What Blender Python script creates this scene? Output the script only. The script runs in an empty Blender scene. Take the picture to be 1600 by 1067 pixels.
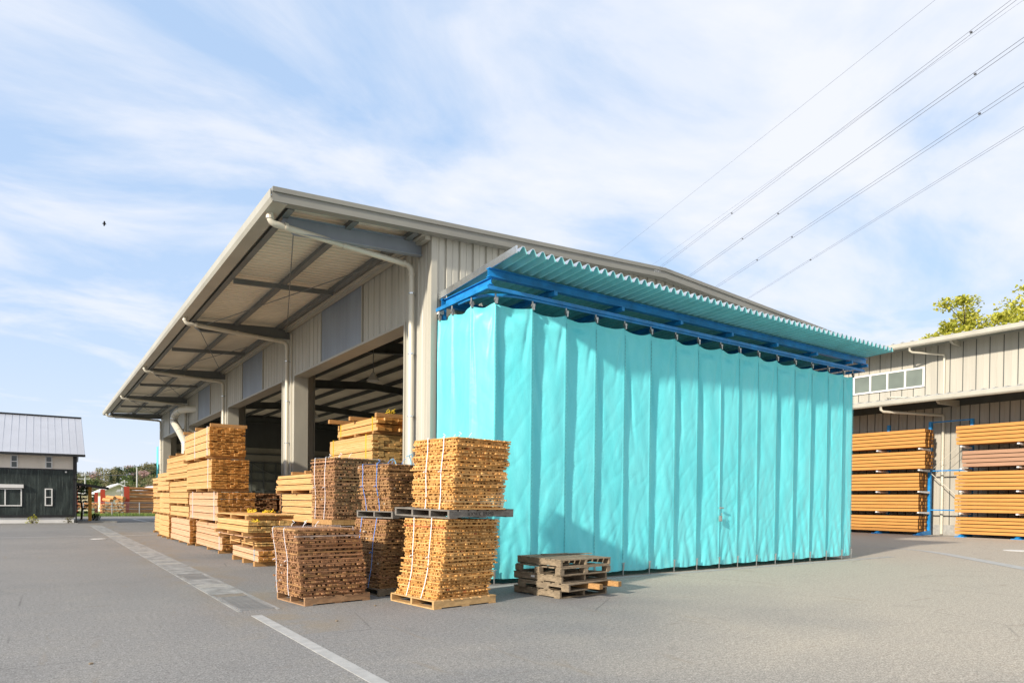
import bpy, math, random
from math import radians, sin, cos, pi, atan2, sqrt
from mathutils import Vector, Matrix, noise
random.seed(7)
SC = bpy.context.scene
COL = SC.collection

# ------------------------------------------------------------------ camera
cd = bpy.data.cameras.new("camera")
cam = bpy.data.objects.new("camera", cd)
COL.objects.link(cam)
SC.camera = cam
cd.sensor_width = 36.0
cd.lens = 1063.0 / 1600.0 * 36.0
cd.shift_y = 0.16375
cd.clip_end = 5000
cd.clip_start = 0.1
_th = math.atan(739.0 / 1063.0)
_p, _r = radians(-0.7), radians(0.58)
Fh = Vector((sin(_th), cos(_th), 0)); Rh = Vector((Fh.y, -Fh.x, 0)); Uh = Vector((0, 0, 1))
F2 = Fh * cos(_p) + Uh * sin(_p); U2 = Uh * cos(_p) - Fh * sin(_p)
R3 = Rh * cos(_r) + U2 * sin(_r); U3 = U2 * cos(_r) - Rh * sin(_r)
cam.matrix_world = Matrix(((R3.x, U3.x, -F2.x, 0), (R3.y, U3.y, -F2.y, 0), (R3.z, U3.z, -F2.z, 1.6), (0, 0, 0, 1)))

# ------------------------------------------------------------------ sun, sky, exposure
SUN_EL = radians(24.5)
to_sun = Vector((-0.97 * cos(SUN_EL), -0.2425 * cos(SUN_EL), sin(SUN_EL))).normalized()
sd = bpy.data.lights.new("sun", 'SUN')
sd.energy = 2.4; sd.angle = radians(2.2); sd.color = (1.0, 0.90, 0.76)
sun = bpy.data.objects.new("sun", sd); COL.objects.link(sun)
sun.rotation_euler = to_sun.to_track_quat('Z', 'Y').to_euler()
SC.view_settings.view_transform = 'Standard'
SC.view_settings.look = 'None'
SC.view_settings.exposure = 1.40
SC.view_settings.gamma = 1.0
W = bpy.data.worlds.new("World"); SC.world = W; W.use_nodes = True
nt = W.node_tree; nt.nodes.clear()
def N(t, typ, **kw):
    n = t.nodes.new(typ)
    for k, v in kw.items(): setattr(n, k, v)
    return n
def L(t, a, b): t.links.new(a, b)
def mth(t, op, a=None, b=None, c=None, clamp=False):
    n = t.nodes.new('ShaderNodeMath'); n.operation = op; n.use_clamp = clamp
    for i, q in enumerate((a, b, c)):
        if q is None: continue
        if hasattr(q, 'links') or hasattr(q, 'is_linked'): t.links.new(q, n.inputs[i])
        else: n.inputs[i].default_value = q
    return n.outputs[0]
def mixc(t, f, a, b, blend='MIX'):
    n = t.nodes.new('ShaderNodeMix'); n.data_type = 'RGBA'; n.blend_type = blend
    for s, q in ((n.inputs[0], f), (n.inputs[6], a), (n.inputs[7], b)):
        if hasattr(q, 'is_linked'): t.links.new(q, s)
        elif isinstance(q, (int, float)): s.default_value = q
        else: s.default_value = (*q[:3], 1)
    return n.outputs[2]
def ramp(t, fac, stops, interp='LINEAR'):
    n = t.nodes.new('ShaderNodeValToRGB'); n.color_ramp.interpolation = interp
    while len(n.color_ramp.elements) < len(stops): n.color_ramp.elements.new(0.5)
    for e, (p, c) in zip(n.color_ramp.elements, stops):
        e.position = p; e.color = (*c[:3], 1) if not isinstance(c, (int, float)) else (c, c, c, 1)
    t.links.new(fac, n.inputs[0]); return n.outputs[0]
sky = N(nt, 'ShaderNodeTexSky', sky_type='NISHITA', sun_disc=False)
sky.sun_elevation = SUN_EL
sky.sun_rotation = atan2(to_sun.x, to_sun.y)
sky.air_density = 1.0; sky.dust_density = 1.2; sky.ozone_density = 1.0
tc = N(nt, 'ShaderNodeTexCoord')
sep = N(nt, 'ShaderNodeSeparateXYZ'); L(nt, tc.outputs['Generated'], sep.inputs[0])
zz = mth(nt, 'ADD', mth(nt, 'MAXIMUM', sep.outputs[2], 0.0), 0.16)
cx = mth(nt, 'DIVIDE', sep.outputs[0], zz); cy = mth(nt, 'DIVIDE', sep.outputs[1], zz)
cmb = N(nt, 'ShaderNodeCombineXYZ'); L(nt, cx, cmb.inputs[0]); L(nt, cy, cmb.inputs[1])
mp = N(nt, 'ShaderNodeMapping'); L(nt, cmb.outputs[0], mp.inputs[0])
mp.inputs['Rotation'].default_value = (0, 0, radians(35)); mp.inputs['Scale'].default_value = (0.75, 1.15, 1)
mp.inputs['Location'].default_value = (3.1, 1.7, 0)
n1 = N(nt, 'ShaderNodeTexNoise'); L(nt, mp.outputs[0], n1.inputs[0])
n1.inputs['Scale'].default_value = 1.7; n1.inputs['Detail'].default_value = 7; n1.inputs['Roughness'].default_value = 0.58; n1.inputs['Distortion'].default_value = 0.4
n2 = N(nt, 'ShaderNodeTexNoise'); L(nt, mp.outputs[0], n2.inputs[0])
n2.inputs['Scale'].default_value = 0.38; n2.inputs['Detail'].default_value = 3
# more cloud towards the world's +X side (right of the view)
side = mth(nt, 'MULTIPLY', mth(nt, 'SUBTRACT', mth(nt, 'MULTIPLY', sep.outputs[0], 0.82), mth(nt, 'MULTIPLY', sep.outputs[1], 0.57)), 0.10)
cov = mth(nt, 'ADD', mth(nt, 'ADD', mth(nt, 'MULTIPLY', n1.outputs[0], 0.75), mth(nt, 'MULTIPLY', n2.outputs[0], 0.45)), side)
cl = ramp(nt, cov, [(0.465, 0.0), (0.535, 0.33), (0.60, 0.72), (0.68, 1.0)])
hz = mth(nt, 'POWER', mth(nt, 'SUBTRACT', 1.0, mth(nt, 'MAXIMUM', sep.outputs[2], 0.0), clamp=True), 7.0)
clf = mth(nt, 'MAXIMUM', mth(nt, 'MULTIPLY', cl, 0.92), mth(nt, 'MULTIPLY', hz, 0.80))
base = mixc(nt, 0.90, sky.outputs[0], (1.22, 1.66, 2.34))
skc = mixc(nt, clf, base, (2.40, 2.45, 2.62))
bg = N(nt, 'ShaderNodeBackground'); bg.inputs[1].default_value = 0.15; L(nt, skc, bg.inputs[0])
wo = N(nt, 'ShaderNodeOutputWorld'); L(nt, bg.outputs[0], wo.inputs[0])

# ------------------------------------------------------------------ helpers: objects
class MB:
    def __init__(s): s.v = []; s.f = []; s.m = []
    def quad(s, a, b, c, d, mi=0):
        k = len(s.v); s.v += [tuple(a), tuple(b), tuple(c), tuple(d)]; s.f.append((k, k+1, k+2, k+3)); s.m.append(mi)
    def tri(s, a, b, c, mi=0):
        k = len(s.v); s.v += [tuple(a), tuple(b), tuple(c)]; s.f.append((k, k+1, k+2)); s.m.append(mi)
    def hexa(s, p, mi=0, ends=None, endax=None):
        k = len(s.v); s.v += [tuple(q) for q in p]
        fs = [(0, 3, 2, 1), (4, 5, 6, 7), (0, 1, 5, 4), (2, 3, 7, 6), (1, 2, 6, 5), (3, 0, 4, 7)]
        # faces: z-,z+,y-,y+,x+,x-
        for i, f in enumerate(fs):
            s.f.append(tuple(k+j for j in f))
            e = ends is not None and ((endax == 1 and i in (2, 3)) or (endax == 0 and i in (4, 5)))
            s.m.append(ends if e else mi)
    def box(s, x0, x1, y0, y1, z0, z1, mi=0, ends=None, endax=None):
        s.hexa([(x0, y0, z0), (x1, y0, z0), (x1, y1, z0), (x0, y1, z0), (x0, y0, z1), (x1, y0, z1), (x1, y1, z1), (x0, y1, z1)], mi, ends, endax)
    def obox(s, o, X, Y, Z, mi=0, ends=None, endax=None):
        o = Vector(o); X = Vector(X); Y = Vector(Y); Z = Vector(Z)
        s.hexa([o, o+X, o+X+Y, o+Y, o+Z, o+X+Z, o+X+Y+Z, o+Y+Z], mi, ends, endax)
    def prism(s, prof, axis, a0, a1, mi=0):
        """closed 2-D profile extruded along axis 0/1/2"""
        def P(p, a):
            return (a, p[0], p[1]) if axis == 0 else ((p[0], a, p[1]) if axis == 1 else (p[0], p[1], a))
        k = len(s.v); n = len(prof)
        s.v += [P(p, a0) for p in prof] + [P(p, a1) for p in prof]
        for i in range(n):
            j = (i+1) % n
            s.f.append((k+i, k+j, k+n+j, k+n+i)); s.m.append(mi)
        s.f.append(tuple(k+i for i in reversed(range(n)))); s.m.append(mi)
        s.f.append(tuple(k+n+i for i in range(n))); s.m.append(mi)
    def tube(s, pts, r, n=8, mi=0, cap=True):
        pts = [Vector(p) for p in pts]; rr = r if isinstance(r, (list, tuple)) else [r]*len(pts)
        k = len(s.v); up = None
        for i, p in enumerate(pts):
            d = (pts[min(i+1, len(pts)-1)] - pts[max(i-1, 0)]).normalized()
            if up is None:
                up = Vector((0, 0, 1)) if abs(d.z) < .9 else Vector((1, 0, 0))
            a = d.cross(up)
            if a.length < 1e-4: a = d.cross(Vector((0, 1, 0)))
            a.normalize(); b = a.cross(d).normalized(); up = b
            for j in range(n):
                q = 2*pi*j/n; s.v.append(tuple(p + (a*cos(q) + b*sin(q))*rr[i]))
        for i in range(len(pts)-1):
            for j in range(n):
                s.f.append((k+i*n+j, k+i*n+(j+1) % n, k+(i+1)*n+(j+1) % n, k+(i+1)*n+j)); s.m.append(mi)
        if cap:
            s.f.append(tuple(k+j for j in range(n))); s.m.append(mi)
            s.f.append(tuple(k+(len(pts)-1)*n+j for j in reversed(range(n)))); s.m.append(mi)
    def build(s, name, mats, parent=None, smooth=False, loc=None):
        me = bpy.data.meshes.new(name)
        if loc is None:
            loc = world_loc(parent) if parent else Vector((0, 0, 0))
        loc = Vector(loc)
        me.from_pydata([tuple(Vector(q)-loc) for q in s.v], [], s.f)
        if not isinstance(mats, (list, tuple)): mats = [mats]
        for m in mats: me.materials.append(m)
        if len(mats) > 1: me.polygons.foreach_set('material_index', s.m)
        if smooth: me.polygons.foreach_set('use_smooth', [True]*len(s.f))
        me.update()
        o = bpy.data.objects.new(name, me); COL.objects.link(o)
        if parent: o.parent = parent
        else: o.location = loc
        return o
def world_loc(o):
    v = Vector((0, 0, 0))
    while o: v = v + Vector(o.location); o = o.parent
    return v
def tag(o, label, cat, group=None):
    o['label'] = label; o['category'] = cat
    if group: o['group'] = group
    return o
def thing(name, label, cat, loc=(0, 0, 0), group=None, rz=0):
    o = bpy.data.objects.new(name, None); COL.objects.link(o)
    o.location = loc; o.rotation_euler = (0, 0, rz); o.empty_display_size = .2
    return tag(o, label, cat, group)
def struct(o): o['kind'] = 'structure'; return o
def place(o, loc, rz): o.location = loc; o.rotation_euler = (0, 0, rz)

# ------------------------------------------------------------------ materials
def newmat(name):
    m = bpy.data.materials.new(name); m.use_nodes = True
    t = m.node_tree; b = t.nodes['Principled BSDF']; return m, t, b
def coords(t, scale=(1, 1, 1), rot=(0, 0, 0), kind='Object'):
    c = N(t, 'ShaderNodeTexCoord'); p = N(t, 'ShaderNodeMapping'); L(t, c.outputs[kind], p.inputs[0])
    p.inputs['Scale'].default_value = scale; p.inputs['Rotation'].default_value = rot; return p.outputs[0]
def noi(t, vec, scale, detail=4, rough=.5, dist=0):
    n = N(t, 'ShaderNodeTexNoise'); L(t, vec, n.inputs[0]); n.inputs['Scale'].default_value = scale
    n.inputs['Detail'].default_value = detail; n.inputs['Roughness'].default_value = rough; n.inputs['Distortion'].default_value = dist
    return n.outputs[0]
def bump(t, b, h, dist=.01, st=.5):
    n = N(t, 'ShaderNodeBump'); n.inputs['Distance'].default_value = dist; n.inputs['Strength'].default_value = st
    L(t, h, n.inputs['Height']); L(t, n.outputs[0], b.inputs['Normal'])
def paint(name, col, rough=.5, metal=0, var=.12, scale=(1, 1, .35), spec=.5, nscale=1.3, bmp=0):
    m, t, b = newmat(name); v = coords(t, scale)
    f = noi(t, v, nscale, 5, .6)
    c2 = tuple(max(0, x*(1-var*2)) for x in col); c1 = tuple(min(1, x*(1+var)) for x in col)
    L(t, ramp(t, f, [(.3, c2), (.7, c1)]), b.inputs['Base Color'])
    b.inputs['Roughness'].default_value = rough; b.inputs['Metallic'].default_value = metal
    b.inputs['Specular IOR Level'].default_value = spec
    if bmp: bump(t, b, noi(t, v, nscale*12, 3), bmp, .6)
    return m
def wood(name, c1, c2, rough=.75, grain=(14, 1.2, 30), dark=.55, varamt=1.0, speck=None):
    """random tint per board + stretched grain along the given axis"""
    m, t, b = newmat(name)
    g = N(t, 'ShaderNodeNewGeometry'); rnd = g.outputs['Random Per Island']
    v = coords(t, grain)
    col = mixc(t, rnd, c1, c2)
    gr = noi(t, v, 2.0, 5, .62, .6)
    col = mixc(t, mth(t, 'MULTIPLY', ramp(t, gr, [(.42, 1), (.62, 0)]), .55), col, tuple(x*dark for x in c2))
    w = N(t, 'ShaderNodeTexWhiteNoise', noise_dimensions='1D'); L(t, rnd, w.inputs['W'])
    col = mixc(t, mth(t, 'MULTIPLY', ramp(t, w.outputs[0], [(.80, 0), (.97, 1)]), .55*varamt), col, tuple(x*.42 for x in c1))
    if speck:
        w2 = N(t, 'ShaderNodeTexWhiteNoise', noise_dimensions='1D'); L(t, mth(t, 'MULTIPLY', rnd, 7.31), w2.inputs['W'])
        col = mixc(t, ramp(t, w2.outputs[0], [(.975, 0), (.985, .6)], 'CONSTANT'), col, speck)
    L(t, col, b.inputs['Base Color']); b.inputs['Roughness'].default_value = rough
    b.inputs['Specular IOR Level'].default_value = .25
    bump(t, b, gr, .004, .5)
    return m
M = {}
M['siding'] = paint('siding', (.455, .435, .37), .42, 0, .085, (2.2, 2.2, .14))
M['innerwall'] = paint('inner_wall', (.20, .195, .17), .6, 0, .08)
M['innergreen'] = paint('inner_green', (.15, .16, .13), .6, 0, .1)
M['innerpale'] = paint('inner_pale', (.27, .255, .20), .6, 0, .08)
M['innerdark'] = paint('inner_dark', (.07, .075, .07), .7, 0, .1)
M['siding2'] = paint('siding_b', (.42, .395, .335), .5, 0, .08, (1.6, 1.6, .12))
M['trim'] = paint('trim', (.42, .40, .335), .45, 0, .06)
M['fascia'] = paint('fascia', (.24, .235, .205), .45, 0, .07, (.4, .4, .8))
M['steel'] = paint('steel_beam', (.16, .17, .165), .55, 0, .10)
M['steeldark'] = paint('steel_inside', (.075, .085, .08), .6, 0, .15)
M['roofunder'] = paint('roof_underside', (.82, .76, .62), .6, 0, .06, (.5, .5, .5))
M['rooftop'] = paint('roof_top', (.42, .42, .40), .4, .3, .06)
M['panel'] = paint('grey_panel', (.25, .285, .33), .45, 0, .10, (.8, .8, .3))
M['pvc'] = paint('cream_pipe', (.60, .56, .46), .38, 0, .06)
M['blue'] = paint('blue_paint', (.012, .235, .58), .38, 0, .16, (1, 1, 1), .5, 3)
M['galv'] = paint('galvanised', (.72, .76, .78), .24, .85, .10, (1, 1, 1), .5, 4)
M['awnunder'] = paint('awning_underside', (.26, .68, .73), .40, .12, .08, (1, 1, 1), .5, 2)  # curtain's turquoise reflection put into the metal sheet's underside colour
M['grate'] = paint('grate_steel', (.30, .31, .31), .55, .3, .15)
M['steelpin'] = paint('pin_steel', (.45, .45, .43), .4, .8, .1)
M['white'] = paint('white_paint', (.75, .74, .72), .5, 0, .04)
M['lamp'] = paint('lamp_shade', (.7, .7, .66), .4, .2, .05)
M['concrete'] = paint('concrete', (.34, .335, .315), .85, 0, .12, (1, 1, 1), .3, 6, .004)
M['kerb'] = paint('kerb_concrete', (.39, .39, .38), .85, 0, .10, (1, 1, 1), .3, 6, .004)
M['concrete2'] = paint('slab_concrete', (.29, .292, .285), .85, 0, .18, (1.5, .8, 1), .3, 3, .004)
M['floor'] = paint('shed_floor', (.40, .38, .34), .8, 0, .12, (.3, .3, .3), .3, 2)
M['whiteline'] = paint('line_paint', (.62, .62, .60), .8, 0, .14, (3, 3, 3), .3, 5)
M['strap'] = paint('white_band', (.78, .76, .80), .4, 0, .05)
M['strapblue'] = paint('blue_band', (.10, .28, .72), .4, 0, .1)
M['twine'] = paint('yellow_twine', (.85, .62, .04), .6, 0, .1)
M['lightblue'] = paint('pale_blue_band', (.25, .58, .80), .4, 0, .1)
M['red'] = paint('red_paint', (.44, .06, .025), .5, 0, .12)
M['cream'] = paint('cream_wall', (.82, .74, .58), .7, 0, .06)
M['plaster'] = paint('plaster', (.84, .76, .66), .8, 0, .05)
M['roofpale'] = paint('pale_metal_roof', (.44, .46, .51), .38, .15, .03)
M['blackedge'] = paint('black_edge', (.015, .016, .017), .4, 0, .2)
M['yellowpost'] = wood('yellow_post', (.62, .30, .05), (.70, .36, .07), .6, (12, 12, 1.5), .8)
M['stencil'] = paint('stencil_ink', (.05, .045, .04), .9, 0, .2, (9, 9, 9))
M['bird'] = paint('bird_black', (.01, .01, .012), .7, 0, .1)
M['wire'] = paint('wire', (.16, .16, .20), .6, .2, .1)
M['pole'] = paint('grey_pole', (.50, .50, .48), .7, 0, .08)
M['chain'] = paint('chain_link', (.42, .44, .44), .5, .5, .1)
M['bark'] = paint('bark', (.09, .065, .045), .9, 0, .3, (6, 6, 1), .2, 3, .01)
E_ALONG_Y = (12, .8, 26); E_ALONG_X = (.8, 12, 26)
M['pineY'] = wood('pine_boards', (.72, .455, .21), (.63, .355, .13), .7, E_ALONG_Y, .72, .35)
M['pinkY'] = wood('pink_boards', (.70, .455, .29), (.62, .365, .20), .7, E_ALONG_Y, .72, .35)
M['pineend'] = wood('pine_ends', (.46, .195, .04), (.62, .30, .08), .8, (9, 9, 9), .5, 1.0)
M['paleend'] = wood('pale_ends', (.62, .42, .17), (.55, .33, .11), .8, (9, 9, 9), .6, .8)
M['block'] = wood('bearer_wood', (.52, .31, .13), (.42, .22, .08), .8, (2, 12, 20), .55, .8)
M['stickyel'] = wood('yellow_sticks', (.82, .49, .19), (.64, .31, .08), .75, (3, 3, 9), .45, 1.3, (.40, .06, .03))
M['stickbrn'] = wood('brown_sticks', (.46, .25, .13), (.30, .15, .07), .85, (3, 3, 9), .5, 1.2, (.60, .50, .42))
M['stickmid'] = wood('tan_sticks', (.48, .28, .125), (.35, .185, .075), .85, (3, 3, 9), .5, 1.2, (.62, .54, .45))
M['palnew'] = wood('new_pallet', (.62, .42, .20), (.54, .33, .14), .75, (4, 4, 12), .65, .5)
M['palbrn'] = wood('brown_pallet', (.44, .27, .15), (.36, .21, .11), .8, (4, 4, 12), .55, .6)
M['palgry'] = wood('grey_pallet', (.27, .245, .21), (.20, .18, .155), .9, (4, 4, 12), .5, .8)
M['palold'] = wood('old_pallet', (.38, .29, .19), (.25, .20, .14), .9, (4, 4, 12), .45, .9)
M['postY'] = wood('orange_posts', (.62, .315, .095), (.54, .25, .062), .6, (10, .5, 14), .72, .4)
M['postpink'] = wood('pink_posts', (.44, .26, .165), (.38, .215, .13), .6, (10, .5, 14), .75, .3)
M['postend'] = wood('post_ends', (.42, .20, .045), (.16, .065, .015), .8, (9, 9, 9), .4, 1.0)
M['log'] = wood('logs', (.80, .42, .17), (.66, .30, .11), .85, (.6, 5, 5), .4, .6)
M['logend'] = wood('log_ends', (.66, .40, .17), (.52, .27, .10), .85, (5, 5, 5), .5, .6)

def mat_asphalt():
    m, t, b = newmat('asphalt'); v = coords(t)
    big = noi(t, v, .16, 5, .6, .4); mid = noi(t, v, 1.1, 6, .65); fine = noi(t, v, 60, 2, .7); fine2 = noi(t, v, 19, 3, .7)
    c = ramp(t, big, [(.30, (.190, .188, .185)), (.70, (.245, .238, .226))])
    sx = N(t, 'ShaderNodeSeparateXYZ'); L(t, v, sx.inputs[0])
    dusty = mth(t, 'ADD', mth(t, 'MULTIPLY', mth(t, 'SUBTRACT', sx.outputs[0], mth(t, 'MULTIPLY', sx.outputs[1], .55)), .11), mth(t, 'MULTIPLY', mth(t, 'SUBTRACT', big, .5), 1.6))
    c = mixc(t, ramp(t, dusty, [(.0, 0), (.75, .9)]), c, (.40, .355, .29))
    c = mixc(t, mth(t, 'MULTIPLY', ramp(t, mid, [(.50, 0), (.78, 1)]), .35), c, (.30, .28, .24))
    c = mixc(t, mth(t, 'MULTIPLY', ramp(t, mid, [(.22, 1), (.40, 0)]), .30), c, (.11, .108, .104))
    c = mixc(t, .75, c, ramp(t, fine, [(.32, (.42, .42, .42)), (.5, (.98, .98, .98)), (.74, (1.9, 1.9, 1.9))]), 'MULTIPLY')
    c = mixc(t, .55, c, ramp(t, fine2, [(.30, (.55, .55, .55)), (.70, (1.40, 1.40, 1.40))]), 'MULTIPLY')
    # brownish wash of run-off along the channel and a few scuffs
    sc = noi(t, coords(t, (1.4, .28, 1), (0, 0, .5)), 1.6, 4, .7, .8)
    c = mixc(t, mth(t, 'MULTIPLY', ramp(t, sc, [(.62, 0), (.70, 1)]), .28), c, (.22, .17, .11))
    sc2 = noi(t, coords(t, (1, 9, 1), (0, 0, -.6)), .9, 3, .6)
    c = mixc(t, mth(t, 'MULTIPLY', ramp(t, sc2, [(.64, 0), (.74, 1)]), .35), c, (.12, .075, .045))
    sp = N(t, 'ShaderNodeSeparateXYZ'); L(t, v, sp.inputs[0])
    dist = mth(t, 'ABSOLUTE', mth(t, 'SUBTRACT', sp.outputs[0], 2.75))
    near = mth(t, 'SUBTRACT', 1.0, mth(t, 'DIVIDE', dist, .95), clamp=True)
    rn = noi(t, coords(t, (1, .5, 1)), 1.3, 4, .6, .5)
    st = mth(t, 'MULTIPLY', near, ramp(t, rn, [(.42, 0), (.60, 1)]))
    yl = mth(t, 'GREATER_THAN', sp.outputs[1], 8.0)
    c = mixc(t, mth(t, 'MULTIPLY', mth(t, 'MULTIPLY', st, yl), .6), c, (.24, .19, .12))
    # hairline cracks
    vo = N(t, 'ShaderNodeTexVoronoi', feature='DISTANCE_TO_EDGE'); L(t, coords(t, (1, 1, 1)), vo.inputs[0]); vo.inputs['Scale'].default_value = .22
    crk = mth(t, 'MULTIPLY', ramp(t, vo.outputs[0], [(.0, 1), (.004, 0)]), ramp(t, noi(t, v, .5), [(.5, 0), (.62, 1)]))
    c = mixc(t, mth(t, 'MULTIPLY', crk, .6), c, (.06, .06, .058))
    L(t, c, b.inputs['Base Color']); b.inputs['Roughness'].default_value = .88; b.inputs['Specular IOR Level'].default_value = .3
    bump(t, b, mth(t, 'ADD', fine, mth(t, 'MULTIPLY', fine2, .8)), .004, .8)
    return m
M['asphalt'] = mat_asphalt()
def mat_tarp():
    m, t, b = newmat('turquoise_tarpaulin'); v = coords(t, (1, 1, .3))
    f = noi(t, v, 2.2, 5, .6)
    c = ramp(t, f, [(.3, (.12, .69, .75)), (.7, (.18, .76, .81))])
    d = noi(t, coords(t, (3, 3, .5)), 1.6, 5, .7)
    c = mixc(t, mth(t, 'MULTIPLY', ramp(t, d, [(.55, 0), (.8, 1)]), .22), c, (.34, .66, .68))
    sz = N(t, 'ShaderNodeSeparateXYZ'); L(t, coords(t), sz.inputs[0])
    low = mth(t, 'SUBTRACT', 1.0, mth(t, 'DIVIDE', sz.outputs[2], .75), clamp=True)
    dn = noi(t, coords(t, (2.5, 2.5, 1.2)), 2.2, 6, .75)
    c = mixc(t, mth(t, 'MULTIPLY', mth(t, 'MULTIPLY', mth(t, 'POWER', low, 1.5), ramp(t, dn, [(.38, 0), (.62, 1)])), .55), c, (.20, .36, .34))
    L(t, c, b.inputs['Base Color']); b.inputs['Roughness'].default_value = .42; b.inputs['Specular IOR Level'].default_value = .40
    b.inputs['Sheen Weight'].default_value = .40; b.inputs['Sheen Roughness'].default_value = .35; b.inputs['Sheen Tint'].default_value = (.9, 1, 1, 1)
    w = noi(t, coords(t, (2.2, 2.2, .9), (.15, .2, 0)), 1.3, 5, .5, .8)
    w2 = noi(t, coords(t, (7, 7, 7)), 2.6, 4, .55, .5)
    bump(t, b, mth(t, 'ADD', w, mth(t, 'MULTIPLY', w2, .25)), .026, .42)
    tr = N(t, 'ShaderNodeBsdfTranslucent'); L(t, c, tr.inputs[0])
    mx = N(t, 'ShaderNodeMixShader'); mx.inputs[0].default_value = .10
    L(t, b.outputs[0], mx.inputs[1]); L(t, tr.outputs[0], mx.inputs[2])
    L(t, mx.outputs[0], t.nodes['Material Output'].inputs[0])
    return m
M['tarp'] = mat_tarp()
def mat_blackclad():
    m, t, b = newmat('charred_boards')
    v = coords(t, (1, 1, 1)); s = N(t, 'ShaderNodeSeparateXYZ'); L(t, v, s.inputs[0])
    f = noi(t, coords(t, (9, 9, .5)), 1.5, 6, .7); f2 = noi(t, coords(t, (1.2, 1.2, .8)), 1.5, 3)
    c = ramp(t, f, [(.36, (.004, .008, .0075)), (.54, (.012, .022, .020)), (.70, (.10, .12, .11))])
    c = mixc(t, mth(t, 'MULTIPLY', ramp(t, f2, [(.42, 0), (.62, 1)]), .35), c, (.055, .075, .068))
    L(t, c, b.inputs['Base Color']); b.inputs['Roughness'].default_value = .6
    bump(t, b, f, .01, .6); return m
M['charred'] = mat_blackclad()
def mat_glass(name, col, rough=.08):
    m, t, b = newmat(name); f = noi(t, coords(t), .8, 2)
    L(t, ramp(t, f, [(.3, tuple(x*.7 for x in col)), (.7, col)]), b.inputs['Base Color'])
    b.inputs['Roughness'].default_value = rough; b.inputs['Specular IOR Level'].default_value = .7; return m
M['glass'] = mat_glass('window_glass', (.05, .06, .05))
M['frost'] = mat_glass('frosted_glass', (.17, .20, .17), .35)
def mat_leaf(name, c1, c2, c3):
    m, t, b = newmat(name); g = N(t, 'ShaderNodeNewGeometry')
    c = ramp(t, g.outputs['Random Per Island'], [(0, c1), (.55, c2), (1, c3)])
    L(t, c, b.inputs['Base Color']); b.inputs['Roughness'].default_value = .6
    tr = N(t, 'ShaderNodeBsdfTranslucent'); L(t, c, tr.inputs[0]); mx = N(t, 'ShaderNodeMixShader'); mx.inputs[0].default_value = .3
    L(t, b.outputs[0], mx.inputs[1]); L(t, tr.outputs[0], mx.inputs[2]); L(t, mx.outputs[0], t.nodes['Material Output'].inputs[0]); return m
M['leafspring'] = mat_leaf('spring_leaves', (.30, .33, .03), (.46, .45, .05), (.58, .53, .09))
M['leafgreen'] = mat_leaf('green_leaves', (.05, .09, .02), (.10, .15, .03), (.16, .19, .04))
M['leafdark'] = mat_leaf('dark_leaves', (.012, .03, .010), (.025, .055, .018), (.045, .08, .02))
M['leafolive'] = mat_leaf('olive_leaves', (.14, .14, .06), (.22, .20, .09), (.28, .26, .13))
M['leafpink'] = mat_leaf('blossom', (.42, .26, .24), (.50, .33, .30), (.55, .42, .36))
M['grass'] = mat_leaf('grass', (.10, .17, .015), (.17, .26, .03), (.25, .32, .05))
def mat_field():
    m, t, b = newmat('field'); v = coords(t); f = noi(t, v, .3, 6, .7); g = noi(t, v, 6, 3)
    c = ramp(t, f, [(.3, (.07, .12, .02)), (.7, (.15, .19, .05))]); c = mixc(t, mth(t, 'MULTIPLY', g, .4), c, (.20, .24, .07))
    L(t, c, b.inputs['Base Color']); b.inputs['Roughness'].default_value = .95; return m
M['field'] = mat_field()

# ------------------------------------------------------------------ ground
b = MB(); b.quad((-2500, -2500, -.35), (2500, -2500, -.35), (2500, 2500, -.35), (-2500, 2500, -.35))
struct(b.build('terrain', M['field']))
b = MB(); b.quad((-90, -60, 0), (110, -60, 0), (110, 63.5, 0), (-90, 63.5, 0))
struct(b.build('ground', M['asphalt']))
b = MB(); b.box(-90, 110, 63.5, 64.0, -.35, .03)
struct(b.build('kerb', M['concrete']))
b = MB(); b.quad((-90, 64.0, .0), (110, 64.0, .0), (110, 130, .0), (-90, 130, .0))
struct(b.build('grass_field', M['field']))
# flush kerb between camera and the grating
b = MB(); y = -6.0
while y < 9.62:
    b.box(2.375, 2.515, y, min(y+.597, 9.62), -.05, .006); y += .60
struct(b.build('flush_kerb', M['kerb']))
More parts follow.
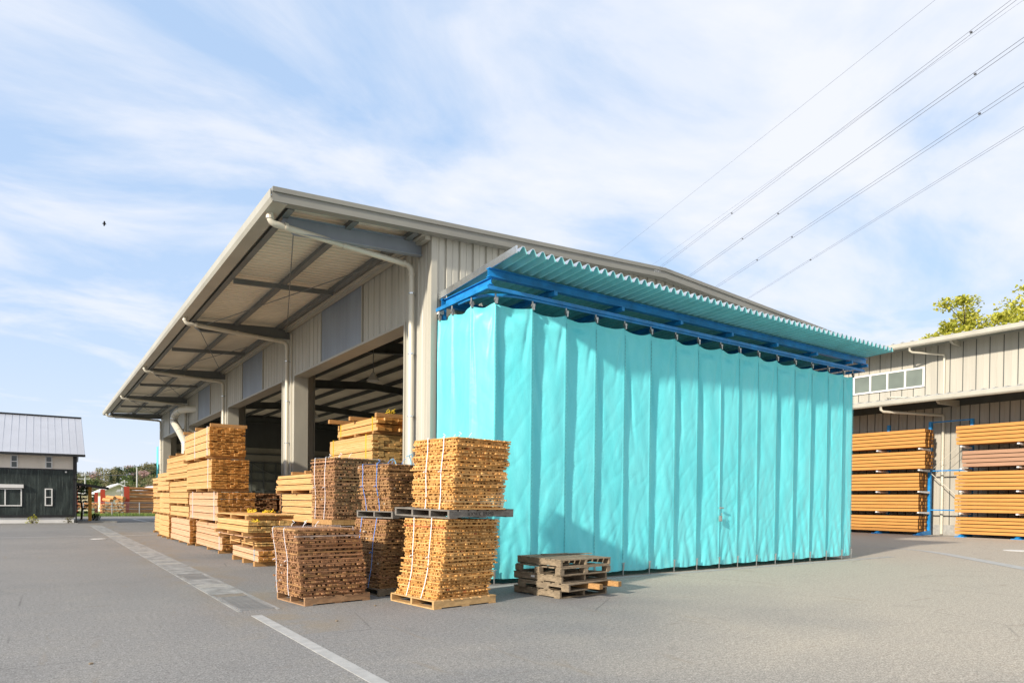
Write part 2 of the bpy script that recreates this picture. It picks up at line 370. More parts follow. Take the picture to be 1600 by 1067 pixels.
# drainage channel covers
b = MB(); rnd = random.Random(3); y = 10.0; b.box(2.30, 2.345, 10.0, 44.5, -.05, .008); b.box(2.835, 2.88, 10.0, 44.5, -.05, .008)
slabs = MB(); gr = MB()
gratesp = [(10.12, 11.62), (14.45, 15.1)]
while y < 44.4:
    y1 = y+.5
    if not any(a-.3 < y < c for a, c in gratesp):
        dz = rnd.uniform(.006, .012)
        slabs.box(2.35, 2.83, y+.006, y1-.006, -.04, dz, 1 if (rnd.random() < .14 or 12.5 < y < 13.3) else 0)
    y = y1
struct(b.build('drain_edging', M['concrete2']))
struct(slabs.build('drain_channel', [M['concrete2'], M['concrete']]))
for i, (a, c) in enumerate(gratesp):
    g_ = thing('drain_grate', ('long steel grating with cross bars nearest the camera end of the drain channel', 'short dark steel grating farther along the drain channel')[i], 'drain grate', (2.59, a, 0), 'steel gratings in the drain channel')
    f = MB()
    f.box(2.35, 2.83, a, a+.04, -.05, .010); f.box(2.35, 2.83, c-.04, c, -.05, .010)
    f.box(2.35, 2.385, a+.04, c-.04, -.05, .010); f.box(2.795, 2.83, a+.04, c-.04, -.05, .010)
    f.build('frame', M['grate'], g_)
    q = MB(); yy = a+.07
    while yy < c-.06: q.box(2.385, 2.795, yy, yy+.030, -.035, .008); yy += .055
    for xx in (2.48, 2.59, 2.70): q.box(xx, xx+.014, a+.04, c-.04, -.04, .0055)
    q.build('bars', M['grate'], g_)
    q = MB(); q.quad((2.385, a+.04, .0012), (2.795, a+.04, .0012), (2.795, c-.04, .0012), (2.385, c-.04, .0012)); q.build('pit_shade', M['blackedge'], g_)  # flat black sheet painted as the shade below the bars
def line(x0, y0, x1, y1, w, z=.004):
    d = Vector((x1-x0, y1-y0, 0)); n = Vector((-d.y, d.x, 0)).normalized()*w/2; a = Vector((x0, y0, z)); c = Vector((x1, y1, z))
    b = MB(); b.quad(a-n, c-n, c+n, a+n); o = struct(b.build('painted_line', M['whiteline'])); return o
line(-40, 33.3, 2.28, 32.4, .07); line(2.9, 32.5, 4.3, 32.8, .10)
line(5.65, 56.6, 5.85, 49.3, .15)
b = MB(); b.box(6.72, 21.6, 10.42, 10.64, -.05, .007); struct(b.build('concrete_sill', M['concrete']))
b = MB(); pk = [(26.0, 45, .13), (26.0, 14, .13), (25.95, 12.6, .14), (25.75, 11.9, .2), (25.4, 11.2, .34), (24.6, 10.3, .42), (22.2, 8.1, .44), (19.0, 5.2, .44), (15.5, 2.0, .44)]
for (x0, y0, w0), (x1, y1, w1) in zip(pk, pk[1:]):
    nrm = Vector((y1-y0, -(x1-x0), 0)).normalized()
    a_, c_ = Vector((x0, y0, .005)), Vector((x1, y1, .005)); b.quad(a_-nrm*w0/2, a_+nrm*w0/2, c_+nrm*w1/2, c_-nrm*w1/2)
struct(b.build('flush_kerb', M['kerb']))
b = MB(); b.box(38.0, 38.12, -12, 45, -.05, .006); struct(b.build('flush_kerb', M['concrete']))
t = thing('manhole_cover', 'round pale manhole cover set in the asphalt beside the drain channel', 'manhole cover', (1.85, 30.1, 0))
b = MB(); b.tube([(1.85, 30.1, -.03), (1.85, 30.1, .008)], .30, 24); b.build('rim', M['concrete2'], t)
b = MB(); b.tube([(1.85, 30.1, -.02), (1.85, 30.1, .013)], .24, 24); b.build('lid', M['whiteline'], t)
b = MB(); b.tube([(28.9, 9.7, -.03), (28.9, 9.7, .009)], .42, 24)
tag(b.build('manhole_cover', M['whiteline'], loc=(28.9, 9.7, 0)), 'round manhole cover in the asphalt in front of the right hand timber racks', 'manhole cover')

# ------------------------------------------------------------------ corrugated wall helper
def ribwall(b, axis, s0, s1, plane, out, z0, z1, pitch=.336, gw=.07, dep=.035, mi=0, phase=0.0):
    """sheet wall along axis (0:x, 1:y); plane = coordinate of the other axis; out = outward sign; z1 number or function of s"""
    prof = []; s = s0 - ((s0-phase) % pitch)
    ev = []
    while s < s1+pitch:
        m_ = s+(pitch-gw)*.5
        ev += [(s, 0), (m_-.022, 0), (m_-.010, -.010), (m_+.010, -.010), (m_+.022, 0), (s+pitch-gw, 0), (s+pitch-gw*.78, -dep), (s+pitch-gw*.22, -dep)]
        s += pitch
    ev = [e for e in ev if s0 < e[0] < s1]
    def at(s):
        q = (s-phase) % pitch
        return -dep if pitch-gw*.78 < q < pitch-gw*.22 else 0
    prof = [(s0, at(s0))] + ev + [(s1, at(s1))]
    f = z1 if callable(z1) else (lambda s: z1)
    for (a, da), (c, dc) in zip(prof, prof[1:]):
        if c-a < 1e-5: continue
        pa = plane+out*da; pc = plane+out*dc
        if axis == 0: q = [(a, pa, z0), (c, pc, z0), (c, pc, f(c)), (a, pa, f(a))]
        else: q = [(pa, a, z0), (pc, c, z0), (pc, c, f(c)), (pa, a, f(a))]
        b.quad(*q, mi)

# ------------------------------------------------------------------ warehouse
U0, V0 = 6.74, 12.756
UR = 20.22; UM = 13.48; V1 = 51.25
EV0, EV1 = 12.52, 51.55
UE = 3.47; UE2 = 2*UM-UE
SL = 0.0595
def rz_(u): return 7.13 + SL*((u-UE) if u <= UM else (UE2-u))
PC = [13.3+9.33*k for k in range(5)]
wh = thing('warehouse', 'long beige metal timber warehouse with open bays under a deep overhanging roof', 'warehouse', (U0, V0, 0))
# roof: top sheet, corrugated underside
b = MB()
for (a, c) in ((UE, UM), (UM, UE2)):
    b.quad((a, EV0, rz_(a)), (c, EV0, rz_(c)), (c, EV1, rz_(c)), (a, EV1, rz_(a)), 0)
    y = EV0+.05
    while y < EV1-.05:
        za, zc = rz_(a)-.075, rz_(c)-.075; d = .065
        for (ya, da), (yb, db) in (((y, 0), (y+.10, 0)), ((y+.10, 0), (y+.125, d)), ((y+.125, d), (y+.175, d)), ((y+.175, d), (y+.20, 0))):
            yb = min(yb, EV1-.02)
            b.quad((a+.02, ya, za+da), (a+.02, yb, za+db), (c, yb, zc+db), (c, ya, zc+da), 1)
        y += .20
roof = b.build('roof', [M['rooftop'], M['roofunder']], wh)
# fascia along gable and gutter along eave
b = MB()
for a, c in ((UE-.06, UM), (UM, UE2+.06)):
    def zf(u): return rz_(min(max(u, UE), UE2))
    b.hexa([(a, EV0-.03, zf(a)-.20), (c, EV0-.03, zf(c)-.20), (c, EV0+.02, zf(c)-.20), (a, EV0+.02, zf(a)-.20),
            (a, EV0-.03, zf(a)-.055), (c, EV0-.03, zf(c)-.055), (c, EV0+.02, zf(c)-.055), (a, EV0+.02, zf(a)-.055)])
    b.hexa([(a, EV0-.06, zf(a)-.055), (c, EV0-.06, zf(c)-.055), (c, EV0+.10, zf(c)-.055), (a, EV0+.10, zf(a)-.055),
            (a, EV0-.06, zf(a)+.03), (c, EV0-.06, zf(c)+.03), (c, EV0+.10, zf(c)+.03), (a, EV0+.10, zf(a)+.03)])
    b.hexa([(a, EV0-.045, zf(a)-.225), (c, EV0-.045, zf(c)-.225), (c, EV0+.16, zf(c)-.225), (a, EV0+.16, zf(a)-.225),
            (a, EV0-.045, zf(a)-.20), (c, EV0-.045, zf(c)-.20), (c, EV0+.16, zf(c)-.20), (a, EV0+.16, zf(a)-.20)])
b.build('gable_fascia', M['fascia'], wh)
b = MB()
for ue, sg in ((UE, 1), (UE2, -1)):
    b = MB()
    prof = [(ue-.10*sg, 7.12), (ue-.10*sg, 6.97), (ue-.06*sg, 6.90), (ue+.20*sg, 6.90), (ue+.22*sg, 6.93), (ue+.22*sg, 7.06), (ue+.20*sg, 7.06), (ue+.20*sg, 6.93), (ue-.05*sg, 6.93), (ue-.08*sg, 6.98), (ue-.08*sg, 7.12)]
    b.prism(prof, 1, EV0-.02, EV1)
    b.build('gutter', M['trim'], wh)
b = MB(); b.prism([(UM-.22, rz_(UM)-.005), (UM, rz_(UM)+.035), (UM+.22, rz_(UM)-.005), (UM, rz_(UM)+.008)], 1, EV0-.07, EV1); b.build('ridge_cap', M['rooftop'], wh)
# gable wall
b = MB(); ribwall(b, 0, U0+.12, UR-.1, V0, -1, .12, lambda u: rz_(u)-.12, .336, .07, .04, 0, 6.78)
b.box(U0+.12, UR-.1, V0-.03, V0+.1, 0, .12, 1)
b.build('gable_wall', [M['siding'], M['concrete']], wh)
b = MB()
b.box(U0-.015, U0+.12, V0-.045, V0+.10, 0, rz_(U0)-.06); b.build('corner_trim', M['trim'], wh); b = MB(); b.box(UR-.1, UR+.02, V0-.045, V0+.10, 0, rz_(UR)-.06)
b.build('corner_trim', M['trim'], wh)
# far gable
b = MB(); ribwall(b, 0, U0, UR, V1, 1, 0, lambda u: rz_(u)-.005, .336, .07, .04); b.build('far_gable_wall', M['siding'], wh)
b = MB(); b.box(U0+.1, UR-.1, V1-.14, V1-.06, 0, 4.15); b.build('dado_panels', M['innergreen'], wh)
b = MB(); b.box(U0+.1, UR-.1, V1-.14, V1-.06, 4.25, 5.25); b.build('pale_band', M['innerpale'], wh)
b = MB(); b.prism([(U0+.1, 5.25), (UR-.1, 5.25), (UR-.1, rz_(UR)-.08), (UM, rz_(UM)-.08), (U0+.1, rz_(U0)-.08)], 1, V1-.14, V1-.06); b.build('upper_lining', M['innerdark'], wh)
b = MB()
for z in (2.05, 2.8, 3.45, 4.15, 4.75): b.box(U0+.1, UR-.1, V1-.24, V1-.14, z, z+.10)
x = U0+.6
while x < UR-.2: b.box(x, x+.10, V1-.30, V1-.24, 0, 4.25); x += .86
b.build('girt_grid', M['steeldark'], wh)
b = MB(); b.tube([(12.6+.35*k, V1-.5, 4.1-.75*sin(pi*k/10)) for k in range(11)], .035, 5); b.build('slack_cable', M['steeldark'], wh)
# right side wall, seen inside
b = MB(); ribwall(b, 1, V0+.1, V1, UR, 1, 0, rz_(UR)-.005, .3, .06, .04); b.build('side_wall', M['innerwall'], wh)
# facade
LZ = 5.54; TOPZ = rz_(U0)-.06
ops = []
for k in range(4):
    ops.append((PC[k]+.68, PC[k+1]-.68))
for k, (a, c) in enumerate(ops):
    mid = (a+c)/2
    a0 = V0+.10 if k == 0 else PC[k]
    c0 = V1 if k == 3 else PC[k+1]
    for q0, q1 in ((a0, mid-1.53), (mid+1.53, c0)):
        b = MB(); ribwall(b, 1, q0, q1, U0, -1, LZ+.04, TOPZ, .345, .09, .03, 0, 13.0); b.build('front_wall', M['siding'], wh)
for k, pc in enumerate(PC):
    a = V0+.10 if k == 0 else pc-.68; c = V1 if k == 4 else pc+.68
    b = MB(); ribwall(b, 1, a, c, U0, -1, .0, LZ+.04, .345, .09, .03, 0, 13.0); b.build('front_wall', M['siding'], wh)
for k, (a, c) in enumerate(ops):
    mid = (a+c)/2
    b = MB(); n = 26
    for i in range(n):
        ya = mid-1.53+3.06*i/n; yb = mid-1.53+3.06*(i+1)/n; d = .008
        b.quad((U0+.005, ya, LZ+.04), (U0+.005-d*(i % 2), yb, LZ+.04), (U0+.005-d*(i % 2), yb, TOPZ), (U0+.005, ya, TOPZ))
    b.build('wall_panel', M['panel'], wh)
for a, c in ops:
    mid = (a+c)/2
    for yy in (mid-1.55, mid+1.51):
        b = MB(); b.box(U0-.03, U0+.02, yy, yy+.04, LZ+.04, TOPZ); b.build('panel_trim', M['trim'], wh)
# door frames
for k, (a, c) in enumerate(ops):
    f = MB()
    f.box(U0-.03, U0+.42, a-.06, c+.06, LZ-.02, LZ+.04)
    f.box(U0-.03, U0+.42, a-.06, a, 0, LZ-.02); f.box(U0-.03, U0+.42, c, c+.06, 0, LZ-.02)
    f.build('door_frame', M['trim'], wh)
# eave plate moulding at wall top + purlins + rafters
b = MB()
b.box(U0-.16, U0-.035, EV0+.2, V1, 7.02, 7.14, 1); b.box(U0-.24, U0-.16, EV0+.2, V1, 7.08, 7.20, 1)
for u in (3.80, 5.05, 6.35):
    z = rz_(u)-.065
    b.box(u, u+.07, EV0+.18, EV1-.1, z-.17, z-.02); b.box(u-.05, u+.0, EV0+.18, EV1-.1, z-.17, z-.155)
for u in [7.9+1.35*i for i in range(10)]:
    z = rz_(u)-.075
    b.box(u, u+.08, V0+.2, V1-.1, z-.20, z-.02, 2)
b.build('purlins', [M['steel'], M['trim'], M['steeldark']], wh)
for k, pc in enumerate(PC):
    b = MB(); y = pc-.13 if k else 13.15
    tb = [(UE+.42, rz_(UE+.4)-.26), (UE+.30, rz_(UE+.3)-.22)]
    z0 = 6.95; z1 = 7.12
    # I-section: web + flanges, tapered tip
    web = [(3.78, z0-.02), (U0-.03, z1), (U0-.03, z1-.30), (4.02, z0-.28), (3.78, z0-.10)]
    b.prism(web, 1, y-.006, y+.006)
    b.prism([(3.78, z0-.02), (U0-.03, z1), (U0-.03, z1+.015), (3.78, z0-.005)], 1, y-.075, y+.075)
    b.prism([(4.02, z0-.28), (U0-.03, z1-.30), (U0-.03, z1-.315), (4.02, z0-.295)], 1, y-.075, y+.075)
    b.prism([(3.765, z0-.10), (3.78, z0-.10), (4.02, z0-.28), (4.02, z0-.295)], 1, y-.075, y+.075)
    b.build('canopy_beam', M['panel'] if k == 0 else M['steel'], wh)
for k in range(4):
    b = MB(); y = PC[k]+4.2
    b.prism([(3.87, 6.93), (6.35, 7.08), (6.35, 6.96), (3.87, 6.81)], 1, y-.035, y+.035)
    b.build('cross_member', M['steel'], wh)
for k in range(4):
    ya, yb = (PC[k]-.1 if k else 13.2), PC[k+1]-.2
    for q in ([(4.0, ya, 6.72), (6.6, yb, 6.95)], [(6.6, ya, 6.90), (4.0, yb, 6.78)]):
        b = MB(); b.tube(q, .012, 5); b.build('tie_rod', M['steel'], wh)
# interior frames and right wall framing
for k, pc in enumerate(PC):
    b = MB(); y = pc
    if k not in (0,):
        for (a, c) in ((U0+.45, UM), (UM, UR-.3)):
            za, zc = rz_(a)-.30, rz_(c)-.30
            b.prism([(a, za), (c, zc), (c, zc-.32), (a, za-.45 if a < UM else za-.32)], 1, y-.01, y+.01)
            b.prism([(a, za-.46 if a < UM else za-.33), (c, zc-.33), (c, zc-.35), (a, za-.48 if a < UM else za-.35)], 1, y-.10, y+.10)
    cb = MB(); cb.box(U0+.44, U0+.84, y-.02, y+.02, 0, 6.9); cb.box(U0+.44, U0+.455, y-.12, y+.12, 0, 6.9); cb.box(U0+.825, U0+.84, y-.12, y+.12, 0, 6.9); cb.build('column', M['trim'], wh)
    b.box(UR-.45, UR-.08, y-.1, y+.1, 0, 6.9)
    b.build('steel_frame', M['steeldark'], wh)
b = MB()
for z in (1.2, 2.4, 3.3, 4.2, 5.3, 6.3): b.box(UR-.16, UR-.07, V0+.2, V1, z, z+.10)
y = V0+1.5
while y < V1: b.box(UR-.15, UR-.10, y, y+.06, 0, 3.3); y += 1.6
b.build('wall_girts', M['steeldark'], wh)
b = MB(); b.quad((U0, V0+.1, .012), (UR, V0+.1, .012), (UR, V1, .012), (U0, V1, .012)); b.build('floor_slab', M['floor'], wh)
# downpipes
def arc(p0, p1, p2, n=5):
    p0, p1, p2 = Vector(p0), Vector(p1), Vector(p2)
    return [((1-t)**2)*p0+2*t*(1-t)*p1+t*t*p2 for t in [i/n for i in range(n+1)]]
for k in range(5):
    y = [13.42, 22.42, 31.78, 41.1, 50.45][k]
    yt = [13.05, 22.0, 31.35, 40.7, 50.2][k]
    b = MB(); r = .062
    pts = [(3.52, yt, 6.93)] + arc((3.52, yt, 6.84), (3.52, yt, 6.72), (3.68, yt, 6.72)) + [(5.0, (yt+y)/2, 6.70)] + arc((6.42, y, 6.68), (6.62, y, 6.68), (6.62, y, 6.50)) + [(6.62, y, .05)]
    b.tube(pts, r, 12)
    dp = b.build('downpipe', M['pvc'], wh, True)
    for p, d in (((3.52, yt, 6.80), (0, 0, .05)), ((3.80, yt, 6.72), (.05, 0, 0)), ((5.0, (yt+y)/2, 6.70), (.05, 0, 0)), ((6.40, y, 6.682), (.05, 0, 0)), ((6.62, y, 6.45), (0, 0, .05))):
        b = MB(); b.tube([p, Vector(p)+Vector(d)], r+.012, 12); b.build('socket', M['pvc'], dp)
    for z in (6.05, 4.75, 3.4, 2.1):
        b = MB(); b.tube([(6.62, y, z), (6.62, y, z+.03)], r+.008, 12); b.box(6.62, U0-.0, y+.06, y+.085, z, z+.03); b.tube([(6.66, y+.10, z-.02), (6.66, y+.10, z+.05)], .02, 6)
        b.build('pipe_clip', M['galv'], dp)
    if k:
        b = MB(); b.tube([(6.70, y-.17, 6.9), (6.70, y-.17, .05)], .022, 8); b.build('conduit', M['pvc'], wh)
# extraction duct
b = MB()
pts = [(6.9, 38.9, 6.28), (6.45, 39.6, 6.30)] + arc((6.25, 40.2, 6.30), (6.1, 41.6, 6.30), (6.1, 41.5, 5.75), 8) + [(6.15, 39.9, 5.10), (6.2, 38.9, 4.60)] + arc((6.2, 38.7, 4.50), (6.2, 38.5, 4.42), (6.2, 38.5, 4.2), 4) + [(6.2, 38.5, .1)]
b.tube(pts, .19, 14); du = b.build('air_duct', M['pvc'], wh, True)
for i in (2, 5, 8, 11, 15):
    b = MB(); b.tube([pts[i], Vector(pts[i])+(Vector(pts[i+1])-Vector(pts[i])).normalized()*.04], .205, 14); b.build('duct_seam', M['galv'], du)
# hanging lamps inside
for (x, y, z) in ((9.6, 22.4, 5.75), (9.2, 27.5, 4.9), (10.0, 33.0, 5.6)):
    t = thing('pendant_lamp', {22.4: 'bell shaped pendant lamp hanging high in the nearest open bay', 27.5: 'low hanging pendant lamp beside the lumber in the nearest open bay', 33.0: 'pendant lamp hanging deep inside the second open bay'}[y], 'lamp', (x, y, z), 'pendant lamps under the warehouse roof')
    b = MB(); b.tube([(x, y, z+.30), (x, y, z+.22), (x, y, z+.10), (x, y, z)], [.05, .09, .16, .24], 16, cap=False); b.build('lamp_shade', M['lamp'], t, True)
    b = MB(); b.tube([(x, y, z+.28), (x, y, 7.1)], .015, 6); b.build('cord', M['steel'], t)
    b = MB(); b.tube([(x, y, z+.04), (x, y, z+.16)], .06, 10); b.build('bulb', M['white'], t)
# rain chain hanging cable and small camera box
# ------------------------------------------------------------------ blue framed canopy
cv = thing('curtain_canopy', 'blue steel frame carrying a corrugated metal awning above the turquoise curtain', 'awning', (7.03, V0, 0))
def ibeam(b, axis, a0, a1, p, zc, h, w, t=.012):
    """p = centre on the other horizontal axis"""
    for (q0, q1, z0, z1) in ((p-w/2, p+w/2, zc+h/2-t, zc+h/2), (p-w/2, p+w/2, zc-h/2, zc-h/2+t), (p-t/2, p+t/2, zc-h/2+t, zc+h/2-t)):
        if axis == 0: b.box(a0, a1, q0, q1, z0, z1)
        else: b.box(q0, q1, a0, a1, z0, z1)
CY = 10.75
b = MB(); ibeam(b, 0, 6.87, 20.32, CY, 5.86, .16, .12); b.build('outer_beam', M['blue'], cv)
b = MB(); ibeam(b, 0, 6.93, 20.25, V0-.12, 5.74, .16, .12); b.build('wall_beam', M['blue'], cv)
for x in (7.0, 8.4, 10.23, 12.08, 13.91, 15.74, 17.56, 19.36, 20.2):
    b = MB(); ibeam(b, 1, CY+.07, V0-.19, x, 5.74, .13, .10)
    if x > 7.5: b.box(x-.04, x+.04, CY-.12, CY+.07, 5.68, 5.76)
    b.build('bracket_arm', M['blue'], cv)
b = MB()
b.box(6.84, 20.2, CY-.03, CY+.03, 5.55, 5.62); b.box(6.84, 20.2, CY-.05, CY-.03, 5.545, 5.575)
b.box(6.84, 6.90, CY+.03, V0-.02, 5.55, 5.62); b.box(20.14, 20.2, CY+.03, V0-.02, 5.55, 5.62)
b.tube([(6.90, V0-.9, 5.53), (6.90, CY+.75, 5.53)] + arc((6.90, CY+.75, 5.53), (6.92, CY+.06, 5.53), (7.75, CY+.0, 5.53), 6) + [(19.5, CY, 5.53)], .03, 6)
b.build('curtain_rail', M['blue'], cv)
for x in (7.01, 20.2):
    b = MB(); b.box(x-.035, x+.035, V0-.13, V0-.055, 0, 5.66); b.build('post', M['blue'], cv)
b = MB(); px = .217; d = .105
x = 6.93
def csh(v): return 5.765 + (V0-.02-v)*(.15/2.83)+.09
va, vb = V0-.04, 9.88
prof = []
while x < 20.15:
    prof += [(x, 0), (x+.045, 0), (x+.110, d), (x+.152, d)]; x += px
prof.append((x, 0))
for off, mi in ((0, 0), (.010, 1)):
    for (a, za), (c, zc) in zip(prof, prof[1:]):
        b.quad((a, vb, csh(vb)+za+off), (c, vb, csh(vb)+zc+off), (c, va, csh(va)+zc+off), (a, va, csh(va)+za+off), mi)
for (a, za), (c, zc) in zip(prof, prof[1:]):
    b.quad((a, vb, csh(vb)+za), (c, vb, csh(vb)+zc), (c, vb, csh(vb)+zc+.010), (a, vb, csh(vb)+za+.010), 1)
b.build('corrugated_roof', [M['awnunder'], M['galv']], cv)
b = MB()
b.hexa([(6.905, vb, csh(vb)-.03), (6.93, vb, csh(vb)-.03), (6.93, va, csh(va)-.03), (6.905, va, csh(va)-.03),
        (6.905, vb, csh(vb)+.10), (6.93, vb, csh(vb)+.10), (6.93, va, csh(va)+.10), (6.905, va, csh(va)+.10)])
b.build('verge_trim', M['galv'], cv)
t_ = MB(); t_.box(6.86, 6.98, V0-.14, V0-.05, 5.50, 5.58); t_.tube([(6.9, V0-.1, 5.50), (6.9, V0-.1, 5.40)], .02, 8); t_.build('spotlight', M['white'], cv)

# ------------------------------------------------------------------ turquoise curtain
hooks = [(6.87, 12.62), (6.85, 12.05), (6.88, 11.35), (7.10, 10.83), (7.92, 10.76), (8.76, 10.75), (9.56, 10.75), (10.39, 10.75), (11.19, 10.75), (12.0, 10.75), (12.78, 10.75), (13.60, 10.75),
         (14.31, 10.75), (15.08, 10.75), (15.88, 10.75), (16.68, 10.75), (17.48, 10.75), (18.28, 10.75), (19.08, 10.75), (19.68, 10.80), (19.80, 11.6), (19.82, 12.5)]
def curtain(name, hk, label, seed, tops=5.36):
    rnd = random.Random(seed)
    root = thing(name, label, 'tarpaulin', (hk[0][0], hk[0][1], 0), 'turquoise tarpaulin curtains under the blue rail')
    NX, NZ = 26, 130; zb = .125
    vs = []; fs = []; cols = 0
    npan = len(hk)-1
    params = [dict(sag=rnd.uniform(.05, .095), d=rnd.uniform(.06, .115), w=rnd.uniform(.10, .24), k=rnd.uniform(0, 50), taper=rnd.uniform(.15, .95)*(1.0 if i_ < 7 and name == 'turquoise_curtain' and seed == 11 else .55), sw=rnd.uniform(-.05, .05), b=rnd.uniform(.6, 1.3)) for i_ in range(npan)]
    for i in range(npan):
        p0, p1 = Vector((*hk[i], 0)), Vector((*hk[i+1], 0))
        d = p1-p0; ln = d.length; tg = d.normalized(); nrm = Vector((tg.y, -tg.x, 0))
        q = params[i]
        for j in range(NX + (1 if i == npan-1 else 0)):
            t = j/NX
            for r in range(NZ+1):
                g = r/NZ
                ztop = tops - q['sag']*ln/.8*(sin(pi*min(1, t)) ** .95)*(.85+.3*t)
                z = zb + (ztop-zb)*g**.92
                hgt = (z-zb)/(tops-zb)
                # saw-tooth fold: sharp recess just after the seam, slow return
                dzt = max(0.0, ztop-z)
                ww = q['w']*(1-q['taper'] + q['taper']*1.7*hgt**1.1)*(.30+.70*min(1, dzt/.8)) + .03*sin(z*1.1+q['k']) + .02*sin(z*2.9+q['k'])
                ww = max(.05, ww)
                if t < ww: f = -sin(t/ww*pi/2)
                else:
                    s_ = (t-ww)/(1-ww); f = -(1-s_)**1.25
                    f += .16*sin(pi*s_)*q['b']*(.5+.5*sin(z*.8+q['k']))
                amp = q['d']*(.42+.70*hgt) if hgt < .93 else q['d']*1.08
                if i < 3 or i >= npan-3 and name != 'turquoise_curtain' and False: amp *= .35
                # second fold wedge hanging from the hook
                wedge = math.exp(-((t-(.05+(.11+q['sw'])*dzt))/.055)**2)*.045*math.exp(-((dzt-1.1)/.9)**2)*(.5+q['b']*.6)*(1.0 if i > 2 else .5)
                wedge += math.exp(-((t-(.95-.20*dzt))/.06)**2)*.030*math.exp(-((dzt-.5)/.5)**2)*q['b']
                off = f*amp - wedge
                # swag folds below top edge
                dz = (ztop-z)
                sw = .026*math.exp(-dz*1.9)*sin(t*pi)*sin(dz*11-7*abs(t-.5)+q['k']) - .05*math.exp(-((dz-.10)/.11)**2)*sin(pi*min(1, t))**2
                P0 = p0+d*t
                wv = Vector((P0.x*2.2, P0.y*2.2, z*.75+q['k']*.1))
                nz = noise.noise(wv)*.020 + noise.noise(Vector((P0.x*5+z*1.5, P0.y*5, z*2.4)))*.012*(1.3-hgt)
                dg = noise.noise(Vector(((P0.x+P0.y)*3.0-z*1.9+q['k'], z*.9, 3)))
                nz += -.016*max(0, .5-abs(dg)*4)*(1.1-hgt)
                # drapes pulled up from the pinned hem
                nz += .012*math.exp(-hgt*5)*sin(9*abs(t-.5)*2+z*5+q['k'])
                hem = .012 if (t < .035 or t > .965) else 0
                drop = 0
                off += sw+nz*min(1, 6*min(t, 1-t)+.25)*min(1, (1-g)*8+.1) + hem
                P = P0+nrm*(off+.02)
                if r == 0: drop = .025*sin(pi*t)*-1 + .01*noise.noise(Vector((P0.x*3, P0.y*3, 0)))
                vs.append((P.x, P.y, z+drop))
            cols += 1
    for c in range(cols-1):
        for r in range(NZ):
            a = c*(NZ+1)+r; fs.append((a, a+NZ+1, a+NZ+2, a+1))
    b = MB(); b.v = vs; b.f = fs; b.m = [0]*len(fs)
    sheet = b.build('sheet', M['tarp'], root, True)
    for i, (x, y) in enumerate(hk):
        if i == len(hk)-1 and name == 'turquoise_curtain': continue
        b = MB()
        b.tube([(x, y, 5.53), (x, y, 5.44)], .018, 6); b.box(x-.03, x+.03, y-.05, y+.01, 5.40, 5.45); b.box(x-.018, x+.018, y-.055, y-.0, 5.33, 5.40)
        b.build('hook', M['steelpin'], root)
        if y < 11:
            b = MB(); b.tube([(x, y-.045, .02), (x, y-.045, .27)], .012, 6); b.tube([(x+.02, y-.05, .14), (x+.02, y-.05, .29)], .008, 5); b.tube([(x-.03, y-.045, .28), (x+.06, y-.045, .285)], .007, 5)
            b.build('floor_pin', M['steelpin'], root)
    for i in range(1, len(hk)-1):
        x, y = hk[i]
        if y > 11: continue
        b = MB(); z = .35; pr = None; kk = 0
        while z < 5.2:
            w = .011 if kk % 2 else .003; cur = [(x-w, y-.0345, z), (x+w, y-.0345, z)]
            if pr: b.quad(pr[0], pr[1], cur[1], cur[0])
            pr = cur; z += .04; kk += 1
        b.build('eyelet_seam', M['stitch'], sheet)
    return root
M['stitch'] = paint('stitching', (.10, .50, .54), .4, 0, .1)
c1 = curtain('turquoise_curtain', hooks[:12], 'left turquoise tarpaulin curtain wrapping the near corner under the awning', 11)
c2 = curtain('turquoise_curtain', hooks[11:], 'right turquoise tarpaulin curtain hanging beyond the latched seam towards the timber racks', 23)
b = MB()
b.box(13.54, 13.64, 10.66, 10.69, 1.16, 1.30); b.box(13.56, 13.60, 10.64, 10.665, 1.17, 1.29); b.tube([(13.62, 10.66, 1.32), (13.62, 10.66, 1.36)], .012, 6)
b.build('latch', M['steelpin'], c1)
b = MB(); b.box(13.55, 13.60, 10.66, 10.69, 1.46, 1.51); b.tube([(13.58, 10.665, 1.485), (13.68, 10.655, 1.485)], .016, 8); b.build('latch', M['steelpin'], c1)
# far curtain at the other end of the warehouse
b = MB(); n = 40; pv_ = None
for i in range(n):
    t = i/(n-1); x = 6.62-.03*sin(t*20); y = 51.6+t*.55
    if pv_: b.quad((pv_[0], pv_[1], .1), (x, y, .1), (x, y, 5.1-.12*abs(sin(t*16))), (pv_[0], pv_[1], 5.1-.12*abs(sin((i-1)/(n-1)*16))))
    pv_ = (x, y)
b.v += []; o = b.build('tarpaulin_curtain', M['tarp'], None, True, (6.35, 51.5, 0))
tag(o, 'small distant turquoise tarpaulin at the far end of the warehouse', 'tarpaulin')

